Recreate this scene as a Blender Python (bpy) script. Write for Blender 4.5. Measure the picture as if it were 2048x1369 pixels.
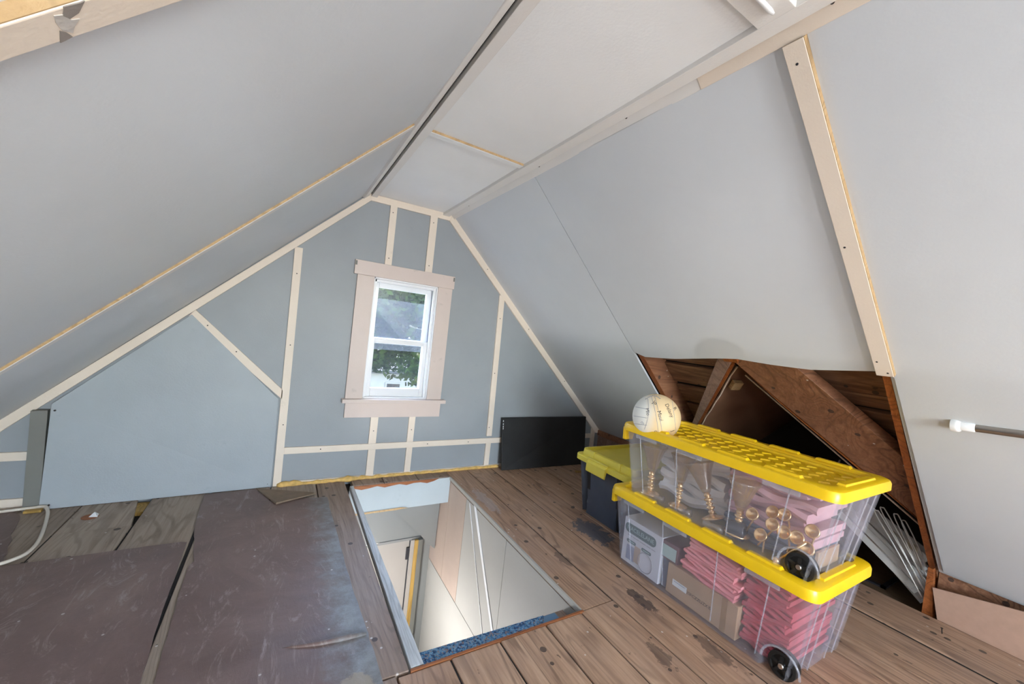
import bpy, math, random
from mathutils import Vector, Matrix
random.seed(7)
S = 1.15                      # one layout unit (camera height above the floor) in metres
scene = bpy.context.scene
for o in list(bpy.data.objects): bpy.data.objects.remove(o)
col = scene.collection

# ------------------------------------------------------------------ camera
R = None
def cam_axes(a, b, c):
    f = Vector((math.sin(a)*math.cos(b), math.cos(a)*math.cos(b), math.sin(b)))
    r = Vector((math.cos(a), -math.sin(a), 0)); d = f.cross(r)
    r2 = math.cos(c)*r + math.sin(c)*d; d2 = -math.sin(c)*r + math.cos(c)*d
    return r2, d2, f
cr, cd, cf = cam_axes(0.533033612, -0.0209343184, -0.111649023)
cam = bpy.data.cameras.new('camera'); camo = bpy.data.objects.new('camera', cam); col.objects.link(camo)
cam.sensor_fit = 'HORIZONTAL'; cam.sensor_width = 36; cam.lens = 777.303/2048*36; cam.clip_start = 0.02; cam.clip_end = 300
camo.matrix_world = Matrix(((cr.x, -cd.x, -cf.x, 0), (cr.y, -cd.y, -cf.y, 0), (cr.z, -cd.z, -cf.z, S), (0, 0, 0, 1)))
scene.camera = camo

# ------------------------------------------------------------------ world, lights, exposure
w = bpy.data.worlds.new('sky'); scene.world = w; w.use_nodes = True
nt = w.node_tree; nt.nodes.clear()
sky = nt.nodes.new('ShaderNodeTexSky'); sky.sky_type = 'NISHITA'; sky.sun_elevation = math.radians(52); sky.sun_rotation = math.radians(70)
sky.sun_disc = False
bg = nt.nodes.new('ShaderNodeBackground'); bg.inputs[1].default_value = 1.9
ow = nt.nodes.new('ShaderNodeOutputWorld'); nt.links.new(sky.outputs[0], bg.inputs[0]); nt.links.new(bg.outputs[0], ow.inputs[0])
sun = bpy.data.lights.new('sun', 'SUN'); sun.energy = 12.0; sun.angle = 0.02; sun.color = (1, .95, .86)
suno = bpy.data.objects.new('sun', sun); col.objects.link(suno); suno.rotation_euler = (math.radians(38), 0, math.radians(90))
# added fill light inside the made-up rear gable window, unseen behind the camera
al = bpy.data.lights.new('rear_fill_light', 'AREA'); al.shape = 'RECTANGLE'; al.size = 1.15; al.size_y = 1.25; al.energy = 37; al.color = (.92, .97, 1)
alo = bpy.data.objects.new('rear_fill_light', al); col.objects.link(alo); alo.location = (0.64*S, -2.52*S, 0.95*S); alo.rotation_euler = (math.radians(90), 0, 0)
scene.view_settings.view_transform = 'Standard'; scene.view_settings.look = 'None'
scene.view_settings.exposure = 1.5; scene.view_settings.gamma = 1; scene.view_settings.use_curve_mapping = False
LAMP_W = 52; HALL_W = 22

# ------------------------------------------------------------------ materials
def lin(c):
    return tuple((x/255/12.92 if x/255 <= .04045 else ((x/255+.055)/1.055)**2.4) for x in c) + (1,)
class NT:
    def __init__(s, name):
        s.m = bpy.data.materials.new(name); s.m.use_nodes = True; s.t = s.m.node_tree; s.t.nodes.clear()
        s.out = s.n('ShaderNodeOutputMaterial')
    def n(s, typ, **kw):
        nd = s.t.nodes.new(typ)
        for k, v in kw.items(): setattr(nd, k, v)
        return nd
    def l(s, a, b): s.t.links.new(a, b)
    def coord(s, scale=(1,1,1), rnd=0):
        tc = s.n('ShaderNodeTexCoord'); mp = s.n('ShaderNodeMapping'); mp.inputs['Scale'].default_value = scale
        s.l(tc.outputs['Object'], mp.inputs['Vector'])
        if rnd:
            oi = s.n('ShaderNodeObjectInfo'); mu = s.n('ShaderNodeMath', operation='MULTIPLY'); mu.inputs[1].default_value = rnd
            s.l(oi.outputs['Random'], mu.inputs[0]); s.l(mu.outputs[0], mp.inputs['Location'])
        return mp.outputs[0]
    def noise(s, vec, scale, detail=4, rough=.55, dist=0):
        nz = s.n('ShaderNodeTexNoise'); nz.inputs['Scale'].default_value = scale; nz.inputs['Detail'].default_value = detail
        nz.inputs['Roughness'].default_value = rough; nz.inputs['Distortion'].default_value = dist
        s.l(vec, nz.inputs['Vector']); return nz.outputs['Fac']
    def ramp(s, fac, stops):
        r = s.n('ShaderNodeValToRGB'); e = r.color_ramp.elements
        e[0].position, e[0].color = stops[0]; e[1].position, e[1].color = stops[-1]
        for p, c in stops[1:-1]:
            x = e.new(p); x.color = c
        s.l(fac, r.inputs[0]); return r.outputs[0]
    def mix(s, fac, a, b, mode='MIX'):
        x = s.n('ShaderNodeMix', data_type='RGBA', blend_type=mode)
        for v, i in ((fac, 0), (a, 6), (b, 7)):
            if hasattr(v, 'links'): s.l(v, x.inputs[i])
            else: x.inputs[i].default_value = v
        return x.outputs[2]
    def math(s, op, a, b=0, clamp=False):
        x = s.n('ShaderNodeMath', operation=op, use_clamp=clamp)
        for v, i in ((a, 0), (b, 1)):
            if hasattr(v, 'links'): s.l(v, x.inputs[i])
            else: x.inputs[i].default_value = v
        return x.outputs[0]
    def bump(s, h, strength=.2, dist=.01):
        b = s.n('ShaderNodeBump'); b.inputs['Strength'].default_value = strength; b.inputs['Distance'].default_value = dist
        s.l(h, b.inputs['Height']); return b.outputs[0]
    def pr(s, color, rough=.5, metal=0, normal=None, **kw):
        p = s.n('ShaderNodeBsdfPrincipled')
        if hasattr(color, 'links'): s.l(color, p.inputs['Base Color'])
        else: p.inputs['Base Color'].default_value = color
        if hasattr(rough, 'links'): s.l(rough, p.inputs['Roughness'])
        else: p.inputs['Roughness'].default_value = rough
        p.inputs['Metallic'].default_value = metal
        if normal is not None: s.l(normal, p.inputs['Normal'])
        for k, v in kw.items(): p.inputs[k.replace('_', ' ')].default_value = v
        return p.outputs[0]
    def fin(s, sh): s.l(sh, s.out.inputs[0]); return s.m
M = {}
def paint(name, c, rough=.5, var=.05, bump=.12, bscale=140, dirt=None):
    t = NT(name); v = t.coord(); base = lin(c)
    n1 = t.noise(v, 2.2, 5, .6)
    lo = tuple(x*(1-var) for x in base[:3])+(1,); hi = tuple(min(1, x*(1+var)) for x in base[:3])+(1,)
    c1 = t.ramp(n1, [(.3, lo), (.7, hi)])
    if dirt:
        n2 = t.noise(v, 9, 8, .7); c1 = t.mix(t.ramp(n2, [(.62, (0,0,0,1)), (.78, (.6,.6,.6,1))]), c1, lin(dirt))
    nb = t.noise(v, bscale, 2, .5)
    n3 = t.noise(v, 5, 3); h = t.math('ADD', nb, t.math('MULTIPLY', n3, 3))
    M[name] = t.fin(t.pr(c1, rough, normal=t.bump(h, bump, .004))); return M[name]
paint('panel_paint', (206,210,214), .42, .03, .11, 110)
paint('wall_paint', (150,155,159), .5, .05, .10, 120, (138,144,148))
paint('ceiling_paint', (237,238,238), .5, .03, .15, 110)
paint('white_trim', (228,225,221), .45, .03, .1, 150)
paint('cream_batten', (228,214,198), .5, .05, .12, 160, (198,184,168))
paint('casing_paint', (206,190,182), .45, .05, .12, 160, (150,138,130))
paint('window_white', (226,226,228), .35, .03, .08, 160, (190,188,186))
paint('grey_board', (112,112,106), .55, .06, .1)
paint('stair_paint', (164,162,156), .62, .05, .1, 60)
paint('stair_warm_light_paint', (168,151,139), .55, .09, .2, 40)  # pinkish cast of warm light from below, painted on the far boards
paint('chip_dark', (136,128,122), .6, .1, .2)
paint('chip_light', (190,184,178), .6, .05, .2)
paint('stair_dark_paint', (132,134,133), .45, .04, .1)
paint('header_paint', (176,187,192), .45, .06, .2, 60, (140,150,155))
paint('door_white', (162,157,151), .35, .02, .05)
paint('sheen_white', (235,236,238), .12, .01, .02)
paint('access_paint', (164,171,176), .5, .06, .12, 120, (142,150,156))
def wood(name, dark, mid, light, axis='y', rough=.6, gs=1, dusty=None, spots=True, stain=None, bump=.35):
    t = NT(name)
    k = {'x': (1.2, 22, 22), 'y': (22, 1.2, 22), 'z': (22, 22, 1.2)}[axis]
    v = t.coord(tuple(q*gs for q in k), 50); vw = t.coord()
    g = t.noise(v, 1.3, 7, .62, 1.2)
    g2 = t.noise(v, 6, 3, .6)
    c = t.ramp(t.math('ADD', t.math('MULTIPLY', g, .7), t.math('MULTIPLY', g2, .3)), [(.24, lin(dark)), (.5, lin(mid)), (.76, lin(light))])
    kk = {'x': (.55, 5.5, 5.5), 'y': (5.5, .55, 5.5), 'z': (5.5, 5.5, .55)}[axis]
    ct = t.noise(t.coord(tuple(q*gs for q in kk), 37), 1.0, 2, .45, .25)
    wv = t.math('SINE', t.math('MULTIPLY', ct, 120))
    ln = t.math('MULTIPLY', t.ramp(wv, [(.35, (0,0,0,1)), (.95, (1,1,1,1))]), t.ramp(t.noise(vw, 4, 3), [(.35, (.12,)*3+(1,)), (.65, (.6,)*3+(1,))]))
    c = t.mix(ln, c, lin(tuple(x*.82 for x in dark)))
    oi = t.n('ShaderNodeObjectInfo')
    c = t.mix(t.math('MULTIPLY', oi.outputs['Random'], .3), c, t.mix(1.0, c, lin(mid), 'MULTIPLY'))
    big = t.noise(vw, 2.6, 6, .65)
    c = t.mix(t.ramp(big, [(.45, (0,0,0,1)), (.7, (.55,.55,.55,1))]), c, lin(dusty or mid))
    if spots:
        sp = t.noise(t.coord((9, 5, 9)), 2.4, 3, .6)
        c = t.mix(t.ramp(sp, [(.68, (0,0,0,1)), (.72, (.75,.75,.75,1))]), c, lin(tuple(x*.5 for x in dark)))
        vo = t.n('ShaderNodeTexVoronoi'); vo.inputs['Scale'].default_value = 17; t.l(vw, vo.inputs['Vector'])
        wn = t.n('ShaderNodeTexNoise'); wn.inputs['Scale'].default_value = 3; t.l(vw, wn.inputs['Vector'])
        dots = t.math('MULTIPLY', t.math('LESS_THAN', vo.outputs['Distance'], .075), t.math('GREATER_THAN', wn.outputs['Fac'], .50))
        c = t.mix(t.math('MULTIPLY', dots, .75), c, lin((212,205,200)))
        v3 = t.n('ShaderNodeTexVoronoi'); v3.inputs['Scale'].default_value = 9; t.l(vw, v3.inputs['Vector'])
        c = t.mix(t.math('MULTIPLY', t.math('LESS_THAN', v3.outputs['Distance'], .115), .8), c, lin((44,38,38)))
    if stain:
        for (sx, sy, rx, ry, colr, amt) in stain:
            sep = t.n('ShaderNodeSeparateXYZ'); t.l(vw, sep.inputs[0])
            dx = t.math('DIVIDE', t.math('SUBTRACT', sep.outputs[0], sx*S), rx*S); dy = t.math('DIVIDE', t.math('SUBTRACT', sep.outputs[1], sy*S), ry*S)
            d = t.math('SQRT', t.math('ADD', t.math('MULTIPLY', dx, dx), t.math('MULTIPLY', dy, dy)))
            nn = t.noise(vw, 22, 5, .7)
            f = t.math('SUBTRACT', t.math('ADD', t.math('MULTIPLY', nn, 2.2), -.1), d)
            c = t.mix(t.ramp(f, [(.12, (0,0,0,1)), (.24, (amt,amt,amt,1))]), c, lin(colr))
    h = t.math('ADD', g, t.math('MULTIPLY', g2, .7))
    M[name] = t.fin(t.pr(c, rough, normal=t.bump(h, bump, .006))); return M[name]
wood('floor_wood', (112,84,68), (176,143,117), (206,175,148), 'y', .5, 1, (160,133,116), True,
     [(1.515, 1.50, .085, .16, (66,72,82), .85), (1.32, 1.00, .035, .085, (62,50,46), .8), (1.19, 1.35, .03, .07, (80,64,56), .6), (1.36, .72, .03, .10, (70,56,50), .6), (1.16, .78, .03, .06, (70,56,50), .6), (1.12, 2.0, .04, .2, (170,160,158), .5)])
wood('dusty_wood', (124,109,97), (162,146,131), (184,168,152), 'y', .65, 1, (166,151,137), True)
wood('border_wood', (106,88,76), (148,126,111), (172,152,137), 'y', .5, 1, (142,126,115), True)
wood('peeling_paint_wood', (140,145,150), (200,205,209), (222,227,230), 'y', .6, 1.6, (204,210,214), False)
wood('raw_tan', (166,136,96), (188,158,116), (204,178,140), 'y', .6, 1, (186,156,114), False)
wood('rafter_wood', (104,68,48), (158,110,80), (190,144,112), 'x', .55, .8, (98,66,50), True)
wood('rafter_wood_grey', (112,86,74), (152,124,110), (178,150,134), 'x', .6, .8, (118,98,88), False)
wood('rafter_orange', (112,58,24), (156,88,42), (188,116,62), 'x', .5, 1, (142,80,40), False)
wood('sheathing_wood', (84,56,40), (138,98,70), (180,138,106), 'y', .65, .9, (92,62,46), True)
wood('tar_dark', (18,16,16), (26,23,22), (36,32,30), 'y', .8, 1, (22,20,20), False)
wood('cavity_floor_wood', (84,66,46), (112,90,66), (132,110,84), 'y', .7, 1, (104,86,64), False)
wood('orange_edge', (112,62,30), (152,92,52), (176,116,72), 'x', .6, 1, (140,86,48), False)
wood('yellow_wood', (138,106,50), (176,142,74), (196,164,96), 'z', .5, 1, (168,136,72), False)
def plain(name, c, rough=.5, metal=0, var=.06, sc=8, bump=0, **kw):
    t = NT(name); v = t.coord(); b = lin(c); n = t.noise(v, sc, 4)
    cc = t.ramp(n, [(.3, tuple(x*(1-var) for x in b[:3])+(1,)), (.7, tuple(min(1, x*(1+var)) for x in b[:3])+(1,))])
    M[name] = t.fin(t.pr(cc, rough, metal, t.bump(t.noise(v, sc*8, 3), bump, .004) if bump else None, **kw)); return M[name]
plain('yellow_lid', (236,192,18), .32, var=.04)
plain('pale_yellow_lid', (224,204,72), .35, var=.04)
plain('groove_shade_black', (20,21,24), .42, var=.1)
plain('slate_plastic', (70,78,92), .42, var=.08)
plain('wheel_black', (24,23,22), .5, var=.15)
plain('chrome', (196,192,186), .22, 1)
plain('rod_steel', (176,170,164), .28, 1)
plain('white_plastic', (232,232,232), .35)
plain('cable_white', (214,205,192), .45)
plain('tan_hardboard', (176,142,122), .6, var=.05, sc=30, bump=.1)
plain('dark_hardboard', (122,88,68), .42, var=.15, sc=5, bump=.1)
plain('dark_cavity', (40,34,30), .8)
plain('paper_edge', (196,180,164), .7, var=.15, sc=30)
plain('box_white', (206,206,212), .5, var=.03)
plain('label_teal', (92,110,112), .5)
plain('label_pale', (176,196,190), .5)
plain('print_grey', (160,158,162), .5, var=.1)
plain('print_blue', (150,156,176), .5, var=.1)
plain('strip_blue', (104,142,176), .3)
plain('print_tan', (186,166,150), .5, var=.1)
plain('ink', (38,38,44), .6)
plain('cardboard', (172,142,112), .65, var=.07, sc=10)
plain('tape_tan', (148,118,84), .25, var=.05)
plain('label_white', (222,224,224), .5)
plain('maroon_frame', (112,82,84), .45)
plain('navy_card', (100,108,128), .55)
plain('gold_ring', (240,200,146), .25, .75)
plain('dark_glass', (64,64,72), .12, 0)
plain('red_pink_cloth', (178,74,84), .8, var=.15, sc=20, bump=.2)
plain('salmon_cloth', (226,142,146), .8, var=.12, sc=20, bump=.2)
plain('white_cloth', (236,232,230), .8, var=.08, sc=10, bump=.2)
plain('mauve_cloth', (204,160,168), .8, var=.12, sc=10, bump=.2)
plain('strip_grey', (156,150,144), .3, var=.15, sc=6)
plain('strip_white', (214,210,204), .25, var=.05)
plain('knob_dark', (40,36,34), .4, .3)
plain('foam', (222,182,108), .8, var=.2, sc=40, bump=.6)
plain('shingle', (54,53,56), .8)
plain('siding', (120,118,118), .7, var=.03)
plain('bark', (44,38,32), .9, bump=.4, sc=12)
plain('grass', (58,72,40), .9, var=.2, sc=3, bump=.3)
plain('far_window', (22,25,28), .15)
plain('flap_paper', (128,110,92), .8, var=.12, sc=20, bump=.2)
plain('screw', (70,66,64), .4, .7)
def leafmat(name, a, b):
    t = NT(name); n = t.noise(t.coord(), 3, 3); c = t.ramp(n, [(.35, lin(a)), (.65, lin(b))])
    d = t.n('ShaderNodeBsdfDiffuse'); t.l(c, d.inputs[0]); tr = t.n('ShaderNodeBsdfTranslucent'); t.l(c, tr.inputs[0])
    mx = t.n('ShaderNodeMixShader'); mx.inputs[0].default_value = .4; t.l(d.outputs[0], mx.inputs[1]); t.l(tr.outputs[0], mx.inputs[2]); M[name] = t.fin(mx.outputs[0])
leafmat('leaf_green', (24,36,15), (58,74,30)); leafmat('leaf_dark', (20,32,15), (42,56,26))
def clear(name, tint, fac_diff, dcol, gloss=.08, rough=.12):
    t = NT(name)
    tr = t.n('ShaderNodeBsdfTransparent'); tr.inputs[0].default_value = tint
    df = t.n('ShaderNodeBsdfDiffuse'); df.inputs[0].default_value = lin(dcol)
    gl = t.n('ShaderNodeBsdfGlossy'); gl.inputs['Roughness'].default_value = rough
    tl = t.n('ShaderNodeBsdfTranslucent'); tl.inputs[0].default_value = lin(dcol)
    m0 = t.n('ShaderNodeMixShader'); m0.inputs[0].default_value = .45; t.l(df.outputs[0], m0.inputs[1]); t.l(tl.outputs[0], m0.inputs[2])
    m1 = t.n('ShaderNodeMixShader'); m1.inputs[0].default_value = fac_diff; t.l(tr.outputs[0], m1.inputs[1]); t.l(m0.outputs[0], m1.inputs[2])
    m2 = t.n('ShaderNodeMixShader'); m2.inputs[0].default_value = gloss; t.l(m1.outputs[0], m2.inputs[1]); t.l(gl.outputs[0], m2.inputs[2])
    M[name] = t.fin(m2.outputs[0])
clear('tote_clear', (.985, .985, .995, 1), .10, (222,224,236), .035, .15)
clear('tote_rib', (.97, .97, .99, 1), .28, (226,228,236), .05, .15)
clear('window_glass', (.97, .98, .98, 1), .02, (220,225,228), .04, .02)
clear('storm_glass', (.93, .94, .96, 1), .16, (120,120,128), .03, .05)
clear('gold_glass', (1, .96, .90, 1), .16, (250,214,166), .2, .1)
clear('clear_sheet', (.9, .9, .9, 1), .35, (186,180,174), .2, .15)
def lino():
    t = NT('linoleum'); v = t.coord()
    n1 = t.noise(v, 1.6, 7, .68, .6); n2 = t.noise(t.coord((1, 1.2, 1)), 8, 9, .75)
    c = t.ramp(n1, [(.3, lin((96,76,70))), (.52, lin((118,97,91))), (.72, lin((140,120,113)))])
    sc = t.noise(t.coord((2.2, .7, 1)), 5, 8, .8, 2.0)
    c = t.mix(t.ramp(sc, [(.54, (0,0,0,1)), (.68, (.6,.6,.6,1))]), c, lin((176,164,159)))
    sep = t.n('ShaderNodeSeparateXYZ'); t.l(v, sep.inputs[0])
    # worn grey-blue backing showing along the stair side edge
    e = t.math('ADD', t.math('SUBTRACT', sep.outputs[0], .17*S), t.math('MULTIPLY', t.math('SUBTRACT', n2, .5), .35))
    c = t.mix(t.ramp(e, [(0.0, (0,0,0,1)), (.14, (.85,.85,.85,1))]), c, t.ramp(n2, [(.35, lin((104,104,104))), (.65, lin((142,147,149)))]))
    vo = t.n('ShaderNodeTexVoronoi'); vo.inputs['Scale'].default_value = 11; t.l(v, vo.inputs['Vector'])
    c = t.mix(t.math('MULTIPLY', t.math('LESS_THAN', vo.outputs['Distance'], .05), .8), c, lin((200,192,188)))
    # torn patch at the near corner
    dx = t.math('DIVIDE', t.math('SUBTRACT', sep.outputs[0], .25*S), .07*S); dy = t.math('DIVIDE', t.math('SUBTRACT', sep.outputs[1], 1.03*S), .07*S)
    d = t.math('SQRT', t.math('ADD', t.math('MULTIPLY', dx, dx), t.math('MULTIPLY', dy, dy)))
    f = t.math('SUBTRACT', t.math('ADD', t.math('MULTIPLY', n2, 1.6), .1), d)
    c = t.mix(t.ramp(f, [(.1, (0,0,0,1)), (.2, (.9,.9,.9,1))]), c, lin((150,138,122)))
    h = t.math('ADD', n2, t.math('MULTIPLY', sc, 1.2))
    M['linoleum'] = t.fin(t.pr(c, t.ramp(n1, [(.3, (.34,)*3+(1,)), (.7, (.52,)*3+(1,))]), normal=t.bump(h, .25, .008)))
lino()
def blackboard():
    t = NT('black_board'); v = t.coord(); n = t.noise(v, 3.5, 7, .65)
    c = t.ramp(n, [(.4, lin((26,26,27))), (.62, lin((36,36,37))), (.72, lin((66,66,66)))])
    M['black_board'] = t.fin(t.pr(c, .55))
blackboard()
def carpet():
    t = NT('blue_carpet'); v = t.coord(); vo = t.n('ShaderNodeTexVoronoi'); vo.inputs['Scale'].default_value = 150; t.l(v, vo.inputs['Vector'])
    hs = t.n('ShaderNodeSeparateColor'); t.l(vo.outputs['Color'], hs.inputs[0])
    c = t.ramp(hs.outputs[0], [(0, lin((58,88,134))), (.4, lin((96,152,204))), (.75, lin((146,196,230))), (1, lin((170,146,146)))])
    M['blue_carpet'] = t.fin(t.pr(c, .95, normal=t.bump(vo.outputs['Distance'], .8, .01)))
carpet()
def ballmat():
    t = NT('ball_leather'); v = t.coord(); n = t.noise(v, 5, 4)
    sep = t.n('ShaderNodeSeparateXYZ'); t.l(v, sep.inputs[0])
    e = t.math('ADD', t.math('SUBTRACT', t.math('MULTIPLY', sep.outputs[0], .9), t.math('MULTIPLY', sep.outputs[1], .75)), t.math('MULTIPLY', t.math('SUBTRACT', n, .5), .05))
    c = t.mix(t.ramp(t.math('ADD', e, .55), [(.46, (0,0,0,1)), (.52, (1,1,1,1))]), lin((232,230,222)), lin((226,198,154)))
    M['ball_leather'] = t.fin(t.pr(c, .5, normal=t.bump(t.noise(v, 150, 2), .15, .002)))
ballmat()
def emis(name, c, s):
    t = NT(name); e = t.n('ShaderNodeEmission'); e.inputs[0].default_value = c; e.inputs[1].default_value = s; M[name] = t.fin(e.outputs[0])
emis('bulb_glow', (1, .93, .82, 1), 6)

# ------------------------------------------------------------------ mesh helpers (layout units)
class MB:
    def __init__(s): s.v = []; s.f = []
    def add(s, vs, fs):
        b = len(s.v); s.v += [tuple(p) for p in vs]; s.f += [tuple(i+b for i in f) for f in fs]; return s
    def hexa(s, p):   # 4 bottom, 4 top
        return s.add(p, [(3,2,1,0), (4,5,6,7), (0,1,5,4), (1,2,6,5), (2,3,7,6), (3,0,4,7)])
    def box(s, x0, x1, y0, y1, z0, z1):
        return s.hexa([(x0,y0,z0),(x1,y0,z0),(x1,y1,z0),(x0,y1,z0),(x0,y0,z1),(x1,y0,z1),(x1,y1,z1),(x0,y1,z1)])
    def prism(s, pts, off):
        n = len(pts); o = Vector(off); a = [Vector(p) for p in pts]; b = [p+o for p in a]
        return s.add(a+b, [tuple(range(n)), tuple(reversed(range(n, 2*n)))] + [(i, i+n, (i+1) % n+n, (i+1) % n) for i in range(n)])
    def rings(s, rs, cap0=True, cap1=True, closed=True):
        n = len(rs[0]); vs = [p for r in rs for p in r]; fs = []
        for k in range(len(rs)-1):
            for i in range(n if closed else n-1):
                j = (i+1) % n; fs.append((k*n+i, k*n+j, (k+1)*n+j, (k+1)*n+i))
        if cap0: fs.append(tuple(reversed(range(n))))
        if cap1: fs.append(tuple((len(rs)-1)*n+i for i in range(n)))
        return s.add(vs, fs)
    def tube(s, pts, r, n=8):
        pts = [Vector(p) for p in pts]; rs = []; up = Vector((.13, .21, 1)).normalized()
        for i, p in enumerate(pts):
            d = (pts[min(i+1, len(pts)-1)]-pts[max(i-1, 0)]).normalized()
            if abs(d.dot(up)) > .97: up = Vector((1, .1, .2)).normalized()
            u = d.cross(up).normalized(); v = u.cross(d).normalized(); rr = r[i] if isinstance(r, (list, tuple)) else r
            rs.append([p+(u*math.cos(2*math.pi*k/n)+v*math.sin(2*math.pi*k/n))*rr for k in range(n)])
        return s.rings(rs)
    def lathe(s, base, prof, n=24, axis=(0,0,1), flute=None):
        ax = Vector(axis).normalized(); t = Vector((1,0,0)) if abs(ax.x) < .8 else Vector((0,1,0))
        u = ax.cross(t).normalized(); v = ax.cross(u); b = Vector(base)
        rs = []
        for r, h in prof:
            ring = []
            for k in range(n):
                a = 2*math.pi*k/n; rr = r*(1+(flute(h, a) if flute else 0)); ring.append(b+ax*h+(u*math.cos(a)+v*math.sin(a))*rr)
            rs.append(ring)
        return s.rings(rs)
    def sphere(s, c, r, n=20, m=12, sc=(1,1,1)):
        return s.rings([[(c[0]+sc[0]*r*math.sin(math.pi*j/m)*math.cos(2*math.pi*i/n), c[1]+sc[1]*r*math.sin(math.pi*j/m)*math.sin(2*math.pi*i/n), c[2]-sc[2]*r*math.cos(math.pi*j/m)) for i in range(n)] for j in range(m+1)], False, False)
    def build(s, name, mat, parent=None, smooth=False, bevel=0, kind=None):
        o0 = Vector((0,0,0))
        if parent is not None: o0 = Vector(parent['_o'])
        me = bpy.data.meshes.new(name); me.from_pydata([tuple((Vector(p)-o0)*S) for p in s.v], [], s.f); me.update()
        me.materials.append(M[mat] if isinstance(mat, str) else mat)
        import bmesh
        bm = bmesh.new(); bm.from_mesh(me); bmesh.ops.recalc_face_normals(bm, faces=bm.faces); bm.to_mesh(me); bm.free()
        if smooth: me.polygons.foreach_set('use_smooth', [True]*len(me.polygons)); 
        o = bpy.data.objects.new(name, me); col.objects.link(o)
        if parent is not None: o.parent = parent
        o['_o'] = tuple(o0)
        if smooth == 'auto':
            me.set_sharp_from_angle(angle=math.radians(40))
        if bevel:
            b = o.modifiers.new('bevel', 'BEVEL'); b.width = bevel*S; b.segments = 2; b.limit_method = 'ANGLE'
        if kind: o['kind'] = kind
        return o
def thing(name, loc, label=None, cat=None, group=None):
    o = bpy.data.objects.new(name, None); col.objects.link(o); o.location = Vector(loc)*S; o.empty_display_size = .05; o['_o'] = tuple(loc)
    if label: o['label'] = label
    if cat: o['category'] = cat
    if group: o['group'] = group
    return o
def tag(o, label, cat, group=None):
    o['label'] = label; o['category'] = cat
    if group: o['group'] = group
    return o
def single(mb, name, mat, base, label, cat, group=None, **kw):
    """a one-mesh thing with its origin at its base"""
    o = mb.build(name, mat, None, **kw); d = Vector(base)*S
    for v in o.data.vertices: v.co -= d
    o.location = d; o['_o'] = tuple(base); return tag(o, label, cat, group)
def struct(mb, name, mat, label=None, cat=None, **kw):
    o = mb.build(name, mat, None, kind='structure', **kw)
    if label: o['label'] = label; o['category'] = cat or name.split('_')[0]
    return o
# slopes: s = distance down the slope, o = offset outward
RD, RN = (.7182, -.6959), (.6959, .7182)
LD, LN = (-.7124, -.7017), (-.7017, .7124)
def SR(s, y, o=0): return (.907+RD[0]*s+RN[0]*o, y, 1.74+RD[1]*s+RN[1]*o)
def SL(s, y, o=0): return (.372+LD[0]*s+LN[0]*o, y, 1.742+LD[1]*s+LN[1]*o)
def slab(mb, F, y0, y1, s0, s1, o0, o1):
    return mb.hexa([F(s0,y0,o0), F(s0,y1,o0), F(s1,y1,o0), F(s1,y0,o0), F(s0,y0,o1), F(s0,y1,o1), F(s1,y1,o1), F(s1,y0,o1)])
def spoly(mb, F, ys, o0, o1):
    a = [F(s, y, o0) for y, s in ys]; d = Vector(F(0, 0, o1))-Vector(F(0, 0, o0)); return mb.prism(a, d)
YB = -2.6     # rear gable
YF = 2.5      # far gable

# ------------------------------------------------------------------ floor
floor = MB()
for a in ((-1.45,.40,YB,2.56), (1.065,2.475,YB,2.56), (.40,1.065,YB,1.0), (.40,1.065,2.40,2.56)):
    floor.box(a[0], a[1], a[2], a[3], -.07, -.032)
floor = struct(floor, 'floor', 'tar_dark', 'old wooden plank attic floor with a stair opening', 'floor')
def plank(x0, x1, y0, y1, mat, zt=0.0, dx0=0, dx1=0):
    j = lambda: random.uniform(-.0015, .0015)
    m = MB(); m.hexa([(x0,y0,-.031),(x1,y0,-.031),(x1+dx1,y1,-.031),(x0+dx0,y1,-.031),(x0,y0,zt+j()),(x1,y0,zt+j()),(x1+dx1,y1,zt+j()),(x0+dx0,y1,zt+j())])
    return m.build('plank', mat, floor, bevel=.0025)
for a, b in ((1.053,1.2045),(1.2125,1.3955),(1.4035,1.5975),(1.605,1.793),(1.801,1.938),(1.946,2.183),(2.204,2.475)):
    plank(a, b, 1.046 if a < 1.1 else YB+.02, 2.485, 'floor_wood')
def joint(x0, x1, y0, y1):
    m = MB(); m.box(x0, x1, y0, y1, -.031, -.0055); m.build('joint', 'tar_dark', floor)
for x0, x1 in ((1.204,1.213),(1.395,1.404),(1.597,1.6055),(1.7925,1.8015),(1.9375,1.9465),(2.182,2.206)): joint(x0, x1, YB+.02, 2.485)
for x0, x1 in ((.517,.526),(.6885,.6975),(.8715,.8805),(1.0345,1.0435)): joint(x0, x1, YB+.02, 1.036)
for x0, x1 in ((-.487,-.476),(-.724,-.7145),(-.958,-.948),(-.258,-.241)): joint(x0, x1, YB+.02, 2.2)
plank(1.042, 1.2055, YB+.02, 1.043, 'floor_wood')
for a, b in ((.363,.5185),(.5245,.690),(.696,.873),(.879,1.036)):
    plank(a, b, YB+.02, 1.036, 'floor_wood')
plank(.20, .357, YB+.02, 1.04, 'border_wood')
plank(.246, .397, 1.046, 2.485, 'border_wood'); plank(.02, .24, 1.0, 2.485, 'dusty_wood')
for a, b in ((.435,.615),(.62,.83),(.835,1.049)): plank(a, b, 2.395, 2.485, 'border_wood')
for a, b, e in ((-.243,.014,0),(-.478,-.256,0),(-.95,-.722,0),(-1.2,-.956,0),(-1.44,-1.206,0)):
    plank(a, b, YB+.02, 2.485, 'dusty_wood', dx1=e)
for a, b in ((-.22,-.0),): plank(a+.23, b+.19, YB+.02, .99, 'dusty_wood')
plank(-.716, -.485, YB+.02, 2.2, 'dusty_wood'); plank(-.716, -.487, 2.2, 2.485, 'dusty_wood', dx1=-.045)
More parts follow.
